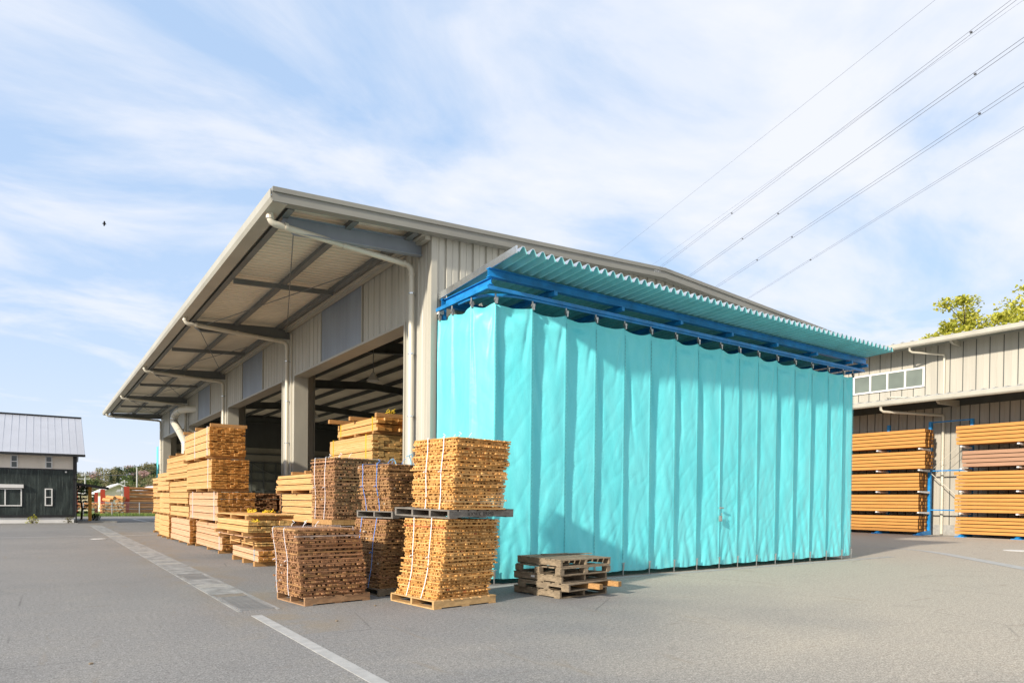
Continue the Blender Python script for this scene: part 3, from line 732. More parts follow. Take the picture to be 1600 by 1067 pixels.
# ------------------------------------------------------------------ pallets and stick bundles
def frame2(rot, tiltx=0, tilty=0):
    a = radians(rot)
    A = Vector((cos(a), sin(a), tiltx)).normalized(); B = Vector((-sin(a), cos(a), tilty)).normalized()
    return A, B, A.cross(B).normalized()
def pallet(c, rot, LA, LB, label, mat, h=.125, run='A', ns=3, tiltx=0, tilty=0, group='wooden pallets in the yard', blocks=False, notch=False, nd=7, seed=1, missing=()):
    """c front-left corner; LA length along A, LB length along B; stringers run along run"""
    rnd = random.Random(seed); c = Vector(c)
    t = thing('wooden_pallet', label, 'pallet', c, group)
    A, B, Z = frame2(rot, tiltx, tilty)
    if run == 'B': R, D, LR, LD = B, A, LB, LA
    else: R, D, LR, LD = A, B, LA, LB
    th = .018; sw = .042
    for i in range(ns):
        s = (LD-sw)*i/(ns-1); b = MB()
        o = c + D*s + Z*th
        H = h-2*th
        if blocks:
            for k in range(3):
                b.obox(o + R*((LR-.12)*k/2) - D*.02, R*.12, D*(sw+.05), Z*H)
        elif notch:
            b.obox(o+Z*(H*.5), R*LR, D*sw, Z*(H*.5))
            for (u0, u1) in ((0, .14*LR), (.38*LR, .62*LR), (.86*LR, LR)): b.obox(o+R*u0, R*(u1-u0), D*sw, Z*(H*.5+.001))
        else: b.obox(o, R*LR, D*sw, Z*H)
        b.build('stringer', mat, t)
    b = MB(); w = LR/nd*.80
    for i in range(nd):
        if i in missing: continue
        o = c + R*((LR-w)*i/(nd-1)+rnd.uniform(-.008, .008)) + Z*(h-th) + D*rnd.uniform(-.012, .0)
        b.obox(o, R*w, D*(LD+rnd.uniform(0, .014)), Z*th)
    b.build('top_deck', mat, t)
    b = MB()
    for i in (0, (nd-1)//2, nd-1):
        o = c + R*((LR-w)*i/(nd-1)) + D*rnd.uniform(-.01, .01)
        b.obox(o, R*w, D*LD, Z*th)
    b.build('bottom_deck', mat, t)
    return t
def sticks(name, label, c0, c1, r0, r1, LA0, LB0, LA1, LB1, n, mat, seed, group, straps=(), strapmat='strap', bow=0, mat2=None, gapk=.25, knots=True, jit=.03, sw=(.026, .05), ends_share=.72, tiltx=0):
    """bundle of crossed sticks between corner c0 (bottom) and c1 (top)"""
    rnd = random.Random(seed); c0 = Vector(c0); c1 = Vector(c1)
    t = thing(name, label, 'stick bundle', c0, group)
    b = MB(); H = c1.z-c0.z; lh = H/n
    def fr(g):
        a = radians(r0+(r1-r0)*g); A = Vector((cos(a), sin(a), 0)); B = Vector((-sin(a), cos(a), 0))
        c = c0.lerp(c1, g); c = c + (A*-1)*bow*sin(pi*g)
        return c, A, B, LA0+(LA1-LA0)*g, LB0+(LB1-LB0)*g
    for i in range(n):
        g = i/n; c, A, B, LA, LB = fr(g)
        da = rnd.uniform(-jit, jit)*.7; db = rnd.uniform(-jit, jit)*.7
        ang = rnd.uniform(-.02, .02); A, B = A*cos(ang)+B*sin(ang), B*cos(ang)-A*sin(ang)
        o = c + A*da + B*db; th = lh*.86
        if i % 2 == 0: R, D, LR, LD = A, B, LA, LB
        else: R, D, LR, LD = B, A, LB, LA
        s = 0; top = i >= n-2
        while s < LD-.02:
            w = rnd.uniform(*sw)
            if s+w > LD: w = LD-s
            e = rnd.gauss(0, .014); e2 = rnd.gauss(0, .014)
            lift = rnd.uniform(-.15, .12)*th
            if abs(rnd.gauss(0, 1)) > 2.3: e -= rnd.uniform(.0, .05)
            b.obox(o + D*s + R*e + Vector((0, 0, max(0, lift)*.5+rnd.uniform(0, .002))), R*(LR-e+e2), D*w, Vector((0, 0, th*rnd.uniform(.86, 1.04))), 1 if (mat2 and rnd.random() < .22) else 0)
            s += w + (rnd.uniform(0, .006) if (rnd.random() > gapk or top) else rnd.uniform(.015, .05))
    b.build('sticks', [mat, mat2] if mat2 else mat, t)
    for q, s in enumerate(straps):
        pts = []
        for g in [k/10 for k in range(11)]:
            c, A, B, LA, LB = fr(g); pts.append(c + B*(LB*(s+.03*sin(q*2+seed)*(1-g))) - A*(.045+.01*sin(9*g+seed)) + Vector((0, 0, .0)))
        c, A, B, LA, LB = fr(1); pts.append(c + B*(LB*s) - A*.03 + Vector((0, 0, .018))); pts.append(c + B*(LB*s) + A*(LA+.03) + Vector((0, 0, .022)))
        for g in [1-k/4 for k in range(5)]:
            c, A, B, LA, LB = fr(g); pts.append(c + B*(LB*s) + A*(LA+.04))
        m_ = MB()
        for p, q2 in zip(pts, pts[1:]):
            d = (q2-p)
            c, A, B, LA, LB = fr(.5)
            nrm = d.cross(B).normalized()*.003
            m_.obox(p-B*.008-nrm*.5, d*1.004, B*.016, nrm)
        if knots:
            kp = pts[11-3]; 
            for e in range(2):
                k0 = fr(1)[0] + fr(1)[2]*(LB1*s) + fr(1)[1]*(.25+.2*e) + Vector((0, 0, .02))
                m_.tube([k0, k0+Vector((.02, .01, .04)), k0+Vector((.05, -.01, .06+.03*e)), k0+Vector((.03+.05*e, .03, .09))], .005, 4)
            k0 = pts[5]; m_.tube([k0, k0+Vector((-.03, -.02, .03)), k0+Vector((-.06, -.02, .01))], .006, 4)
        m_.build('strap', M[strapmat], t)
    return t
GP = 'wooden pallets in the yard'; GS = 'strapped bundles of sticks'
# S1: front yellow tower
pallet((4.735, 8.79, 0), 6.5, 1.18, 1.20, 'fresh pine pallet under the lower yellow stick bundle, nearest the camera', M['palnew'], .125, 'A', 3, seed=2)
sticks('stick_bundle', 'lower yellow stick bundle with crimson flecks on the nearest fresh pine pallet', (4.81, 8.85, .126), (4.93, 8.80, 1.315), 8, 9.5, 1.03, 1.05, 1.06, 1.06, 46, M['stickyel'], 21, GS, (.28, .70), 'strap', -.05, gapk=.24, sw=(.022, .044))
midpal = pallet((4.93, 8.70, 1.330), 11.5, 1.36, 1.32, 'weathered grey pallet stencilled with worn marks halfway up the yellow stick tower', M['palgry'], .125, 'A', 4, .012, .022, seed=3)
sticks('stick_bundle', 'upper yellow stick bundle widening towards its top on the grey pallet', (5.0, 8.74, 1.465), (5.16, 8.88, 2.56), 9, 9, 1.02, 1.02, 1.12, 1.10, 42, M['stickyel'], 22, GS, (.25, .62), 'strap', 0, gapk=.24, sw=(.022, .044))
# S2: low brown bundle in front
pallet((3.254, 10.06, 0), 7.5, 1.10, 1.0, 'brown pallet under the low dark brown stick bundle', M['palbrn'], .125, 'A', 3, seed=5)
sticks('stick_bundle', 'low dark brown stick bundle standing alone in front with two white bands', (3.19, 10.10, .126), (3.12, 10.10, 1.146), 4, 5.5, 1.09, .98, 1.06, .96, 34, M['stickbrn'], 25, GS, (.34, .80), 'strap', -.01, gapk=.30, mat2=M['stickmid'], sw=(.03, .05))
# S3: brown tower with blue bands
pallet((4.60, 10.46, 0), 4, 1.1, 1.08, 'dirty pallet under the lower blue banded stick bundle', M['palold'], .12, 'A', 3, seed=7)
sticks('stick_bundle', 'lower blue banded brown stick bundle squeezed between two towers', (4.62, 10.48, .121), (4.72, 10.42, 1.27), 5, 8, 1.0, 1.0, 1.0, 1.02, 40, M['stickmid'], 27, GS, (.25, .72), 'strapblue', 0, gapk=.26, mat2=M['stickbrn'])
pallet((4.79, 10.34, 1.290), 9, 1.12, 1.12, 'grey brown pallet halfway up the blue banded stick tower', M['palgry'], .12, 'A', 3, seed=8)
sticks('stick_bundle', 'upper blue banded tan stick bundle with blue ties curling on top', (4.80, 10.40, 1.41), (4.74, 10.42, 2.20), 6, 6, 1.04, 1.02, 1.04, 1.02, 28, M['stickmid'], 28, GS, (.30, .78), 'strapblue', .02, gapk=.24, mat2=M['stickbrn'])
o_ = MB()
for dx, dy, hh in ((.55, .25, .17), (.62, .28, .20), (.20, .12, .08)):
    k0 = Vector((4.74+dx, 10.42+dy, 2.20)); o_.tube([k0, k0+Vector((-.02, 0, hh*.6)), k0+Vector((-.05, .0, hh)), k0+Vector((-.10, -.01, hh*.85))], .010, 5)
tag(o_.build('band_offcut', M['lightblue'], None, False, (5.3, 10.7, 2.2)), 'pale blue band offcuts sticking up from the blue banded stick tower', 'band')
# S4: purple-brown tall bundle behind S2
pallet((4.60, 12.7, 0), 4, 1.1, 1.06, 'pallet under the hidden stick bundle behind the low brown one', M['palbrn'], .12, 'A', 3, seed=9)
sticks('stick_bundle', 'orange brown stick bundle mostly hidden behind the low dark brown one', (4.66, 12.7, .121), (4.66, 12.7, 1.10), 3, 3, 1.12, 1.06, 1.12, 1.06, 33, M['stickmid'], 31, GS, (), gapk=.2)
t = thing('board_layer', 'short layer of orange boards between two stick bundles behind the low brown one', 'boards', (4.64, 12.72, 1.10))
b = MB()
for i in range(10): b.box(4.60+i*.125, 4.60+i*.125+.12, 12.66, 13.80, 1.104, 1.20)
b.build('boards', M['block'], t)
sticks('stick_bundle', 'purplish brown stick bundle with white bands, highest of the brown ones at the left', (4.65, 12.68, 1.205), (4.67, 12.7, 2.41), 3, 5, 1.16, 1.08, 1.16, 1.10, 38, M['stickbrn'], 33, GS, (.30, .76), 'strap', .0, gapk=.3, mat2=M['stickmid'])
# dark old pallets right of the tower
GD = 'old grey pallets piled by the curtain'
pl = [((7.02, 8.70, 0.002), 6, 'bottom pallet of the old grey pile by the curtain', dict(run='B', ns=3)),
      ((7.06, 8.52, .130), 11, 'twisted notched pallet second from the bottom of the old grey pile', dict(run='B', ns=3, notch=True, nd=6)),
      ((7.02, 8.66, .258), 8, 'middle pallet of the old grey pile with a white scrap stuck on it', dict(run='B', ns=3, nd=6)),
      ((6.98, 8.62, .386), 5, 'pallet on wooden blocks second from the top of the old grey pile', dict(run='B', ns=3, blocks=True, missing=(3,))),
      ((7.00, 8.66, .520), 3, 'top pallet of the old grey pile carrying a loose slat', dict(run='B', ns=3, nd=9))]
for i, (c, r, lb, kw) in enumerate(pl):
    pp = pallet(c, r, 1.16, 1.14, lb, M['palold'], .125 if i != 3 else .13, group=GD, seed=40+i, **kw)
    if i == 2:
        A, B, Z = frame2(r); b = MB(); b.obox(Vector(c)+B*.62-A*.004+Z*.05, B*.09, A*.003, Z*.035); b.build('white_scrap', M['white'], pp)
b = MB(); A, B, Z = frame2(-14); b.obox(Vector((7.35, 9.62, .652)), A*1.0, B*.07, Vector((0, 0, .014))); tag(b.build('loose_slat', M['palold'], None, False, (7.35, 9.62, .652)), 'loose slat lying on the top old grey pallet', 'slat')
b = MB(); b.box(8.10, 8.27, 8.85, 9.6, .258-.008, .258-.006); 
for k, (x, y) in enumerate(((7.62, 8.40), (8.16, 8.52))):
    b = MB(); A, B, Z = frame2(14); b.obox(Vector((x, y, .150)), A*.10, B*1.0, Vector((0, 0, .085)))
    tag(b.build('timber_block', M['block'], None, False, (x, y, .15)), ('orange timber block poking out of the middle of the old grey pallet pile', 'orange timber block poking out at the right end of the old grey pallet pile')[k], 'timber block', 'timber blocks in the pallet pile')

def text_mesh(txt, size, origin, X, Y, mat, parent, name):
    cu = bpy.data.curves.new('lettering', 'FONT'); cu.body = txt; cu.size = size; cu.extrude = .0008; cu.space_character = 1.15
    o = bpy.data.objects.new('lettering_tmp', cu); COL.objects.link(o)
    me = bpy.data.meshes.new_from_object(o); bpy.data.objects.remove(o); bpy.data.curves.remove(cu)
    X = Vector(X).normalized(); Y = Vector(Y).normalized(); Z = X.cross(Y); pl_ = world_loc(parent)
    for v_ in me.vertices: v_.co = Vector(origin)-pl_ + X*v_.co.x + Y*v_.co.y + Z*v_.co.z
    me.materials.clear(); me.materials.append(mat); me.name = name
    q = bpy.data.objects.new(name, me); COL.objects.link(q); q.parent = parent
A_, B_, Z_ = frame2(11.5, .012, .022)
text_mesh('XXWK IIRM0', .085, Vector((4.93, 8.70, 1.330))+A_*.36-B_*.004+Z_*.034, A_, Z_, M['stencil'], midpal, 'stencil_marks')
text_mesh('year', .13, (13.10, EV0-.033, 7.60), (1, 0, .06), (0, 0, 1), M['white'], wh, 'lettering')
# ------------------------------------------------------------------ lumber bundles (boards lying along Y)
GL = 'lumber bundles stacked along the open front'
def bundle(c, W_, L_, rz, label, layers, mats, bw=.105, bh=.035, seed=0, bearers=3, bearh=.075, stag=.02, group=GL, ties=None, bearw=.10, name='lumber_bundle', over=.03, gap=.020):
    """c = near left bottom corner (x,y,z of bearers' underside). layers = list of layer heights"""
    rnd = random.Random(seed)
    t = thing(name, label, 'lumber', c, group, rz)
    def bld(b, nm, m, sm=False):
        me = bpy.data.meshes.new(nm); me.from_pydata(b.v, [], b.f)
        for q in (m if isinstance(m, (list, tuple)) else [m]): me.materials.append(q)
        if isinstance(m, (list, tuple)) and len(m) > 1: me.polygons.foreach_set('material_index', b.m)
        me.update(); o = bpy.data.objects.new(nm, me); COL.objects.link(o); o.parent = t; return o
    for k in range(bearers):
        b = MB(); y = (.12+(L_-.24-bearw)*k/max(1, bearers-1)); e = rnd.uniform(-.05, .02)
        b.box(-over+e, W_+rnd.uniform(0, .06), y, y+bearw, 0, bearh); bld(b, 'bearer', M['block'])
    z = bearh
    for li, lh in enumerate(layers):
        b = MB(); nr = max(1, round((lh-gap)/bh)); hh = (lh-gap)/nr; dx = rnd.uniform(-.012, .012)
        nw = max(1, round(W_/bw)); ww = W_/nw
        for r in range(nr):
            for i in range(nw):
                e = rnd.gauss(0, stag); 
                if rnd.random() < .06: e += rnd.uniform(0, .10)
                x = dx+i*ww
                b.box(x+.001, x+ww-rnd.uniform(.001, .003), max(-.10, e), L_+rnd.gauss(0, stag), z+r*hh+.0008, z+(r+1)*hh-rnd.uniform(.001, .005), 0, 1, 1)
        bld(b, 'board_layer', mats)
        z += lh
        if li < len(layers)-1:
            for y in (.3, L_/2, L_-.3): pass
    if ties:
        for y in ties[1]:
            b = MB(); w_ = .012
            for (x0, x1, z0, z1) in ((-.008, -.004, bearh, z+.004), (-.008, W_+.008, z+.003, z+.007), (W_+.004, W_+.008, bearh, z+.004)): b.box(x0-.0135, x1+.0135, y, y+w_, z0, z1)
            for _ in range(3):
                k0 = Vector((rnd.uniform(.1, W_-.1), y, z+.006)); b.tube([k0, k0+Vector((rnd.uniform(-.06, .06), rnd.uniform(-.04, .04), .05)), k0+Vector((rnd.uniform(-.1, .1), rnd.uniform(-.06, .06), rnd.uniform(.02, .12)))], .006, 4)
            bld(b, 'band', M[ties[0]])
    return t
PN = [M['pineY'], M['pineend']]; PK = [M['pinkY'], M['pineend']]; PL = [M['pineY'], M['paleend']]
def twine(x, y, z, label, s=1.0, seed=0):
    rnd = random.Random(seed); b = MB()
    for _ in range(12):
        k0 = Vector((x+rnd.uniform(-.12, .12)*s, y+rnd.uniform(-.06, .06)*s, z+.004)); p = [k0]
        for _ in range(4): p.append(p[-1]+Vector((rnd.uniform(-.06, .06), rnd.uniform(-.05, .05), rnd.uniform(-.01, .05)))*s)
        for q in p: q.z = max(q.z, z+.008)
        b.tube(p, .008, 4)
    tag(b.build('twine_tangle', M['twine'], None, False, (x, y, z)), label, 'twine', 'yellow twine scraps')
# S8 tall stack
L4 = 3.95
bundle((4.32, 20.77, 0), 1.06, L4, 0, 'pinkish lowest bundle of the tallest lumber stack, on the asphalt', [.20, .20, .19, .18], PK, seed=1, bearh=.085, ties=('strap', (.35,)))
bundle((4.19, 20.77, .868), 1.04, L4, .02, 'second bundle from the ground in the tallest lumber stack', [.21, .215, .21, .21], PK, seed=2, bearh=.075, ties=('strap', (.4, 3.4)))
bundle((4.04, 20.80, 1.79), 1.02, L4, .0, 'third bundle from the ground in the tallest lumber stack', [.21, .21, .215, .215], PN, seed=3, bearh=.09, ties=('strap', (.5,)))
bundle((3.98, 20.82, 2.735), .98, L4, .0, 'topmost bundle of the tallest lumber stack with frayed bands', [.21, .21, .215, .20], PN, seed=4, bearh=.08, ties=('strap', (.3, 2.2)))
for k, (y, s) in enumerate(((20.95, .05), (22.6, -.05), (24.3, -.12))):
    b = MB(); b.box(3.98+s, 4.98+s, y, y+.12, 3.651, 3.74)
    tag(b.build('dunnage_board', M['block'], None, False, (3.98+s, y, 3.65)), ('nearest crosswise board on top of the tallest lumber stack', 'middle crosswise board on top of the tallest lumber stack', 'farthest crosswise board on top of the tallest lumber stack')[k], 'board', 'crosswise boards on lumber stacks')
# S9 stack behind
bundle((4.15, 24.9, 0), .98, 3.9, 0, 'lowest bundle of the lumber stack just behind the tallest one', [.20, .20, .20, .20], PK, seed=5, bearh=.075, stag=.03)
bundle((4.12, 24.92, .876), .98, 3.9, 0, 'thin second bundle of the lumber stack just behind the tallest one', [.16, .21], PN, seed=6, bearh=.075)
bundle((4.10, 24.92, 1.322), 1.0, 3.9, 0, 'third bundle of the lumber stack just behind the tallest one', [.20, .20, .20, .20], PN, seed=7, bearh=.08, stag=.03)
bundle((4.08, 24.95, 2.203), 1.0, 3.9, .02, 'top bundle of the lumber stack just behind the tallest one', [.20, .20, .21, .20], PN, seed=8, bearh=.075, stag=.03)
for k, y in enumerate((25.2, 26.8, 28.4)):
    b = MB(); b.box(4.02, 4.6, y, y+.12, 3.091, 3.18)
    tag(b.build('dunnage_board', M['block'], None, False, (4.02, y, 3.09)), ('near crosswise board on the lumber stack behind the tallest one', 'middle crosswise board on the lumber stack behind the tallest one', 'far crosswise board on the lumber stack behind the tallest one')[k], 'board', 'crosswise boards on lumber stacks')
# S9b
bundle((4.12, 29.15, 0), .98, 2.6, 0, 'lowest bundle of the third lumber stack from the camera', [.21, .21, .21, .2], PN, seed=9, bearh=.075, stag=.04)
bundle((4.14, 29.15, .90), .95, 2.6, 0, 'middle bundle of the third lumber stack from the camera', [.21, .21, .21, .2], PN, seed=10, bearh=.075, stag=.04)
bundle((4.12, 29.15, 1.81), .95, 2.6, .02, 'uneven top bundle of the third lumber stack from the camera', [.2, .18, .17, .16], PN, seed=11, bearh=.075, stag=.06)
# S10
bundle((4.40, 32.35, 0), .98, 2.9, 0, 'bottom bundle of the farthest lumber stack', [.20, .2, .2, .18], PN, seed=12, bearh=.09, stag=.05)
bundle((4.34, 32.35, .872), 1.0, 2.9, 0, 'second bundle of the farthest lumber stack', [.2, .2, .2], PN, seed=13, bearh=.08, stag=.05)
bundle((4.32, 32.35, 1.554), 1.0, 2.9, 0, 'third bundle of the farthest lumber stack', [.2, .2, .12], PN, seed=14, bearh=.075, stag=.06)
bundle((4.30, 32.35, 2.15), .98, 2.9, 0, 'thin top bundle of the farthest lumber stack', [.14, .12], PN, seed=15, bearh=.075, stag=.05)
twine(4.9, 32.5, 2.49, 'yellow twine scrap on the farthest lumber stack', 1.3, 3)
# S7 low stack in front
bundle((4.21, 16.40, 0), 1.08, 2.55, 0, 'bottom bundle of the low lumber stack raised on thick blocks', [.15, .13], PK, seed=16, bearh=.115, bearw=.16, stag=.02, ties=('lightblue', (.35,)), bh=.045)
bundle((4.17, 16.42, .402), 1.15, 2.75, .0, 'thin two board layer lying over the bottom bundle of the low lumber stack', [.055, .05], PL, seed=17, bearh=.08, over=.02)
bundle((4.05, 16.45, .588), 1.10, 2.9, .03, 'splayed loose board layer in the middle of the low lumber stack', [.04], PK, seed=18, bearh=.085, bearw=.14, over=.06)
bundle((3.98, 16.43, .715), 1.02, 3.0, .02, 'whitish upper bundle of the low lumber stack', [.16, .145], PL, seed=19, bearh=.085, bh=.05, bearw=.14, over=.08)
bundle((3.97, 16.40, 1.107), 1.05, 3.1, .015, 'cap layer of boards on crosswise bearers topping the low lumber stack', [.05], PL, seed=20, bearh=.085, bearw=.14, over=.02)
twine(4.25, 17.3, 1.25, 'yellow twine tangle at the left on the low lumber stack', .8, 5); twine(4.55, 16.9, 1.25, 'yellow twine tangle at the right on the low lumber stack', .8, 8); twine(4.12, 16.33, 1.05, 'yellow twine end hanging at the front of the low lumber stack', .5, 9)
# S5 behind S4
bundle((5.45, 15.9, 0), .95, 2.9, 0, 'hidden lowest bundle of the pale lumber stack behind the sticks', [.2, .2, .2, .25], PL, seed=30, bearh=.09)
bundle((5.45, 15.9, .942), .95, 2.95, 0, 'middle bundle of the pale lumber stack behind the sticks', [.21, .18, .16, .17], PL, seed=31, bearh=.08, stag=.03)
bundle((5.38, 15.9, 1.745), .98, 3.25, 0, 'top bundle of the pale lumber stack behind the sticks', [.15, .16, .10], PL, seed=32, bearh=.075, stag=.10)
for k, y in enumerate((17.0, 18.1)):
    b = MB(); b.box(5.5, 6.2, y, y+.12, 2.232, 2.31); tag(b.build('dunnage_board', M['block'], None, False, (5.5, y, 2.23)), ('nearer crosswise board on the pale lumber stack', 'farther crosswise board on the pale lumber stack')[k], 'board', 'crosswise boards on lumber stacks')
# S6 tall stack just inside the first bay
hz_ = 0
for k, (lay, bh_) in enumerate((([.28, .28, .25], .09), ([.28, .28, .25], .09))):
    bundle((7.02, 16.40, hz_), 1.25, 3.1, 0, ('hidden bottom bundle of the tall stack inside the nearest bay', 'hidden second bundle of the tall stack inside the nearest bay')[k], lay, PL, seed=33+k, bearh=bh_, bw=.16, bh=.05)
    hz_ += sum(lay)+bh_+.002
bundle((7.02, 16.40, hz_), 1.25, 3.1, 0, 'middle bundle of the tall stack inside the nearest bay', [.23, .24], PL, seed=36, bearh=.09, bw=.16, bh=.05, stag=.012, ties=('twine', (.4, 2.7)))
bundle((7.02, 16.40, 2.366), 1.25, 3.1, 0, 'pale second bundle from the top of the tall stack inside the nearest bay', [.44, .42], PL, seed=35, bearh=.07, bw=.16, bh=.048, stag=.012, ties=('twine', (.4, 2.8)))
bundle((7.10, 16.32, 3.30), 1.25, 2.75, 0, 'orange top bundle of the tall stack inside the nearest bay', [.19, .17], PN, seed=37, bearh=.08, bw=.2, bh=.09, stag=.05, ties=('twine', (.25, 2.5)))
for k, (y, s) in enumerate(((16.45, .1), (17.7, -.12), (18.8, -.3))):
    b = MB(); b.box(7.05+s, 8.3+s, y, y+.12, 3.744, 3.85); tag(b.build('dunnage_board', M['block'], None, False, (7.05+s, y, 3.744)), ('nearest crosswise board on the tall stack inside the bay', 'middle crosswise board on the tall stack inside the bay', 'farthest crosswise board on the tall stack inside the bay')[k], 'board', 'crosswise boards on lumber stacks')
twine(7.55, 16.5, 3.85, 'yellow twine tangle on the tall stack inside the nearest bay', .9, 12)
# interior dark stacks
for k, (x, y, z, lb) in enumerate(((8.2, 33.6, 0, 'bottom reddish bundle in the shade of the second bay, left column'), (8.2, 33.6, .95, 'top reddish bundle in the shade of the second bay, left column'), (9.6, 33.4, 0, 'bottom reddish bundle in the shade of the second bay, right column'), (9.6, 33.4, .95, 'top reddish bundle in the shade of the second bay, right column'), (11.0, 33.8, 0, 'low reddish bundle deepest in the shade of the second bay'))):
    bundle((x, y, z), 1.25, 3.2, .01*k, lb, [.28, .28, .28], [M['stickbrn'], M['stickbrn']], seed=50+k, bw=.15, bh=.07, group='lumber bundles inside the warehouse', stag=.05)

# ------------------------------------------------------------------ right hand warehouse with racks
B2U = 40.2
w2 = thing('storage_building', 'two storey beige storage building behind the timber racks', 'warehouse', (B2U, 0, 0))
VA, VB = -12, 45
b = MB(); ribwall(b, 1, VA, VB, B2U, -1, 0, 6.9, .45, .06, .03); ribwall(b, 1, VA, VB, B2U, -1, 7.3, 10.35, .62, .06, .025)
b.box(B2U-.03, B2U+.03, VA, VB, 0, .55, 1)
b.build('front_wall', [M['siding2'], M['concrete']], w2)
b = MB(); b.box(B2U+.02, B2U+.3, VA, VB, 0, 10.3); b.build('inner_wall', M['steeldark'], w2)
def eave(b, ue, uw, z, zr):
    b.hexa([(ue, VA, z-.02), (uw, VA, zr-.02), (uw, VB, zr-.02), (ue, VB, z-.02), (ue, VA, z+.03), (uw, VA, zr+.03), (uw, VB, zr+.03), (ue, VB, z+.03)], 0)
b = MB(); eave(b, 37.2, B2U, 7.16, 7.32); eave(b, 38.75, 52, 10.42, 11.2)
y = VA
while y < VB:
    for ue, uw, z, zr in ((37.18, B2U, 7.19, 7.35), (38.73, 41, 10.45, 10.58)):
        b.hexa([(ue, y, z), (uw, y, zr), (uw, y+.09, zr), (ue, y+.09, z), (ue, y, z+.05), (uw, y, zr+.05), (uw, y+.09, zr+.05), (ue, y+.09, z+.05)], 0)
    y += .5
b.build('roof', M['rooftop'], w2)
b = MB()
for ue, z in ((37.2, 7.16), (38.75, 10.42)):
    b.prism([(ue-.12, z-.02), (ue-.12, z-.20), (ue-.06, z-.27), (ue+.14, z-.27), (ue+.14, z-.02)], 1, VA, VB)
b.build('gutter', M['trim'], w2)
for y in (16.25, 6.9, 25.6):
    b = MB(); b.prism([(37.5, 7.05), (B2U-.06, 7.18), (B2U-.06, 6.85), (37.9, 6.80)], 1, y-.06, y+.06); b.build('eave_bracket', M['trim'], w2); b = MB(); b.prism([(38.95, 10.26), (B2U-.06, 10.32), (B2U-.06, 10.05), (39.3, 10.08)], 1, y-.06, y+.06)
    b.build('eave_bracket', M['trim'], w2)
    b = MB(); y2 = y+.9
    b.tube([(38.8, y2+1.0, 10.15), (38.8, y2+1.0, 9.98), (38.95, y2+.95, 9.9), (B2U-.15, y2-.2, 9.72), (B2U-.12, y2-.2, 9.6), (B2U-.12, y2-.2, 7.36)], .055, 10)
    b.tube([(37.25, y2+1.7, 6.9), (37.25, y2+1.7, 6.72), (37.4, y2+1.65, 6.62), (B2U-.2, y2-.2, 6.45), (B2U-.12, y2-.2, 6.35), (B2U-.12, y2-.2, .05)], .07, 10)
    b.build('downpipe', M['pvc'], w2, True)
b = MB(); b.tube([(B2U-.2, 17.1, 7.40), (37.8, 18.6, 7.40), (37.6, 18.7, 7.32)], .05, 8); b.build('roof_pipe', M['pvc'], w2, True)
win = MB(); 
x0, x1 = B2U-.09, B2U-.02; y0, y1, z0, z1 = 17.95, 22.95, 8.14, 9.24
win.box(x0, x1, y0, y1, z1-.09, z1); win.box(x0, x1, y0, y1, z0, z0+.09)
for k in range(6):
    y = y0 + (y1-y0-.10)*k/5; win.box(x0, x1, y, y+.10, z0+.09, z1-.09)
wf = win.build('window', M['white'], w2)
b = MB(); b.quad((x0+.03, y0, z0), (x0+.03, y1, z0), (x0+.03, y1, z1), (x0+.03, y0, z1)); b.build('pane', M['frost'], wf)
# racks
GR = 'blue cantilever racks by the storage building'
def rack(v0, v1, arms, label):
    t = thing('timber_rack', label, 'rack', (39.4, v0, 0), GR)
    for y in arms:
        b = MB(); b.box(39.50, 39.66, y-.07, y+.07, 0, 6.1); b.build('upright', M['blue'], t)
        b = MB(); b.prism([(38.3, 0.0), (39.66, 0), (39.66, .26), (38.5, .13), (38.3, .06)], 1, y-.08, y+.08); b.box(38.25, 38.6, y-.22, y+.22, 0, .04); b.build('foot', M['blue'], t)
        for z in (1.24, 2.35, 3.50, 4.63):
            b = MB(); b.prism([(38.32, z-.07), (39.5, z-.12), (39.5, z), (38.32, z)], 1, y-.05, y+.05); b.build('arm', M['white'], t)
    b = MB()
    return t
rack(17.0, 23.6, (17.35, 19.55, 21.75, 23.5), 'blue cantilever rack partly behind the turquoise curtain')
rack(5.0, 15.6, (15.35, 12.9, 10.5, 8.1), 'blue cantilever rack at the right edge beyond the downpipe')
t = thing('rack_brace', 'thin blue rails and crossed rods joining the two timber racks', 'brace', (39.5, 15.6, 0))
for z in (1.35, 3.45, 6.05):
    b = MB(); b.box(39.48, 39.53, 15.42, 17.28, z-.03, z+.03); b.build('rail', M['blue'], t)
b = MB(); b.tube([(39.6, 17.28, 3.5), (39.6, 15.42, 5.3)], .012, 5); b.tube([(39.6, 17.28, 3.3), (39.6, 15.42, 1.5)], .02, 5); b.tube([(39.6, 17.0, 3.4), (39.6, 15.42, 4.8)], .010, 5)
b.build('cross_rod', M['pvc'], t)
TI = [(.17, 1.06), (1.26, 2.21), (2.40, 3.36), (3.56, 4.52), (4.70, 5.68)]
nm = ['bottom', 'second', 'third', 'fourth', 'top']
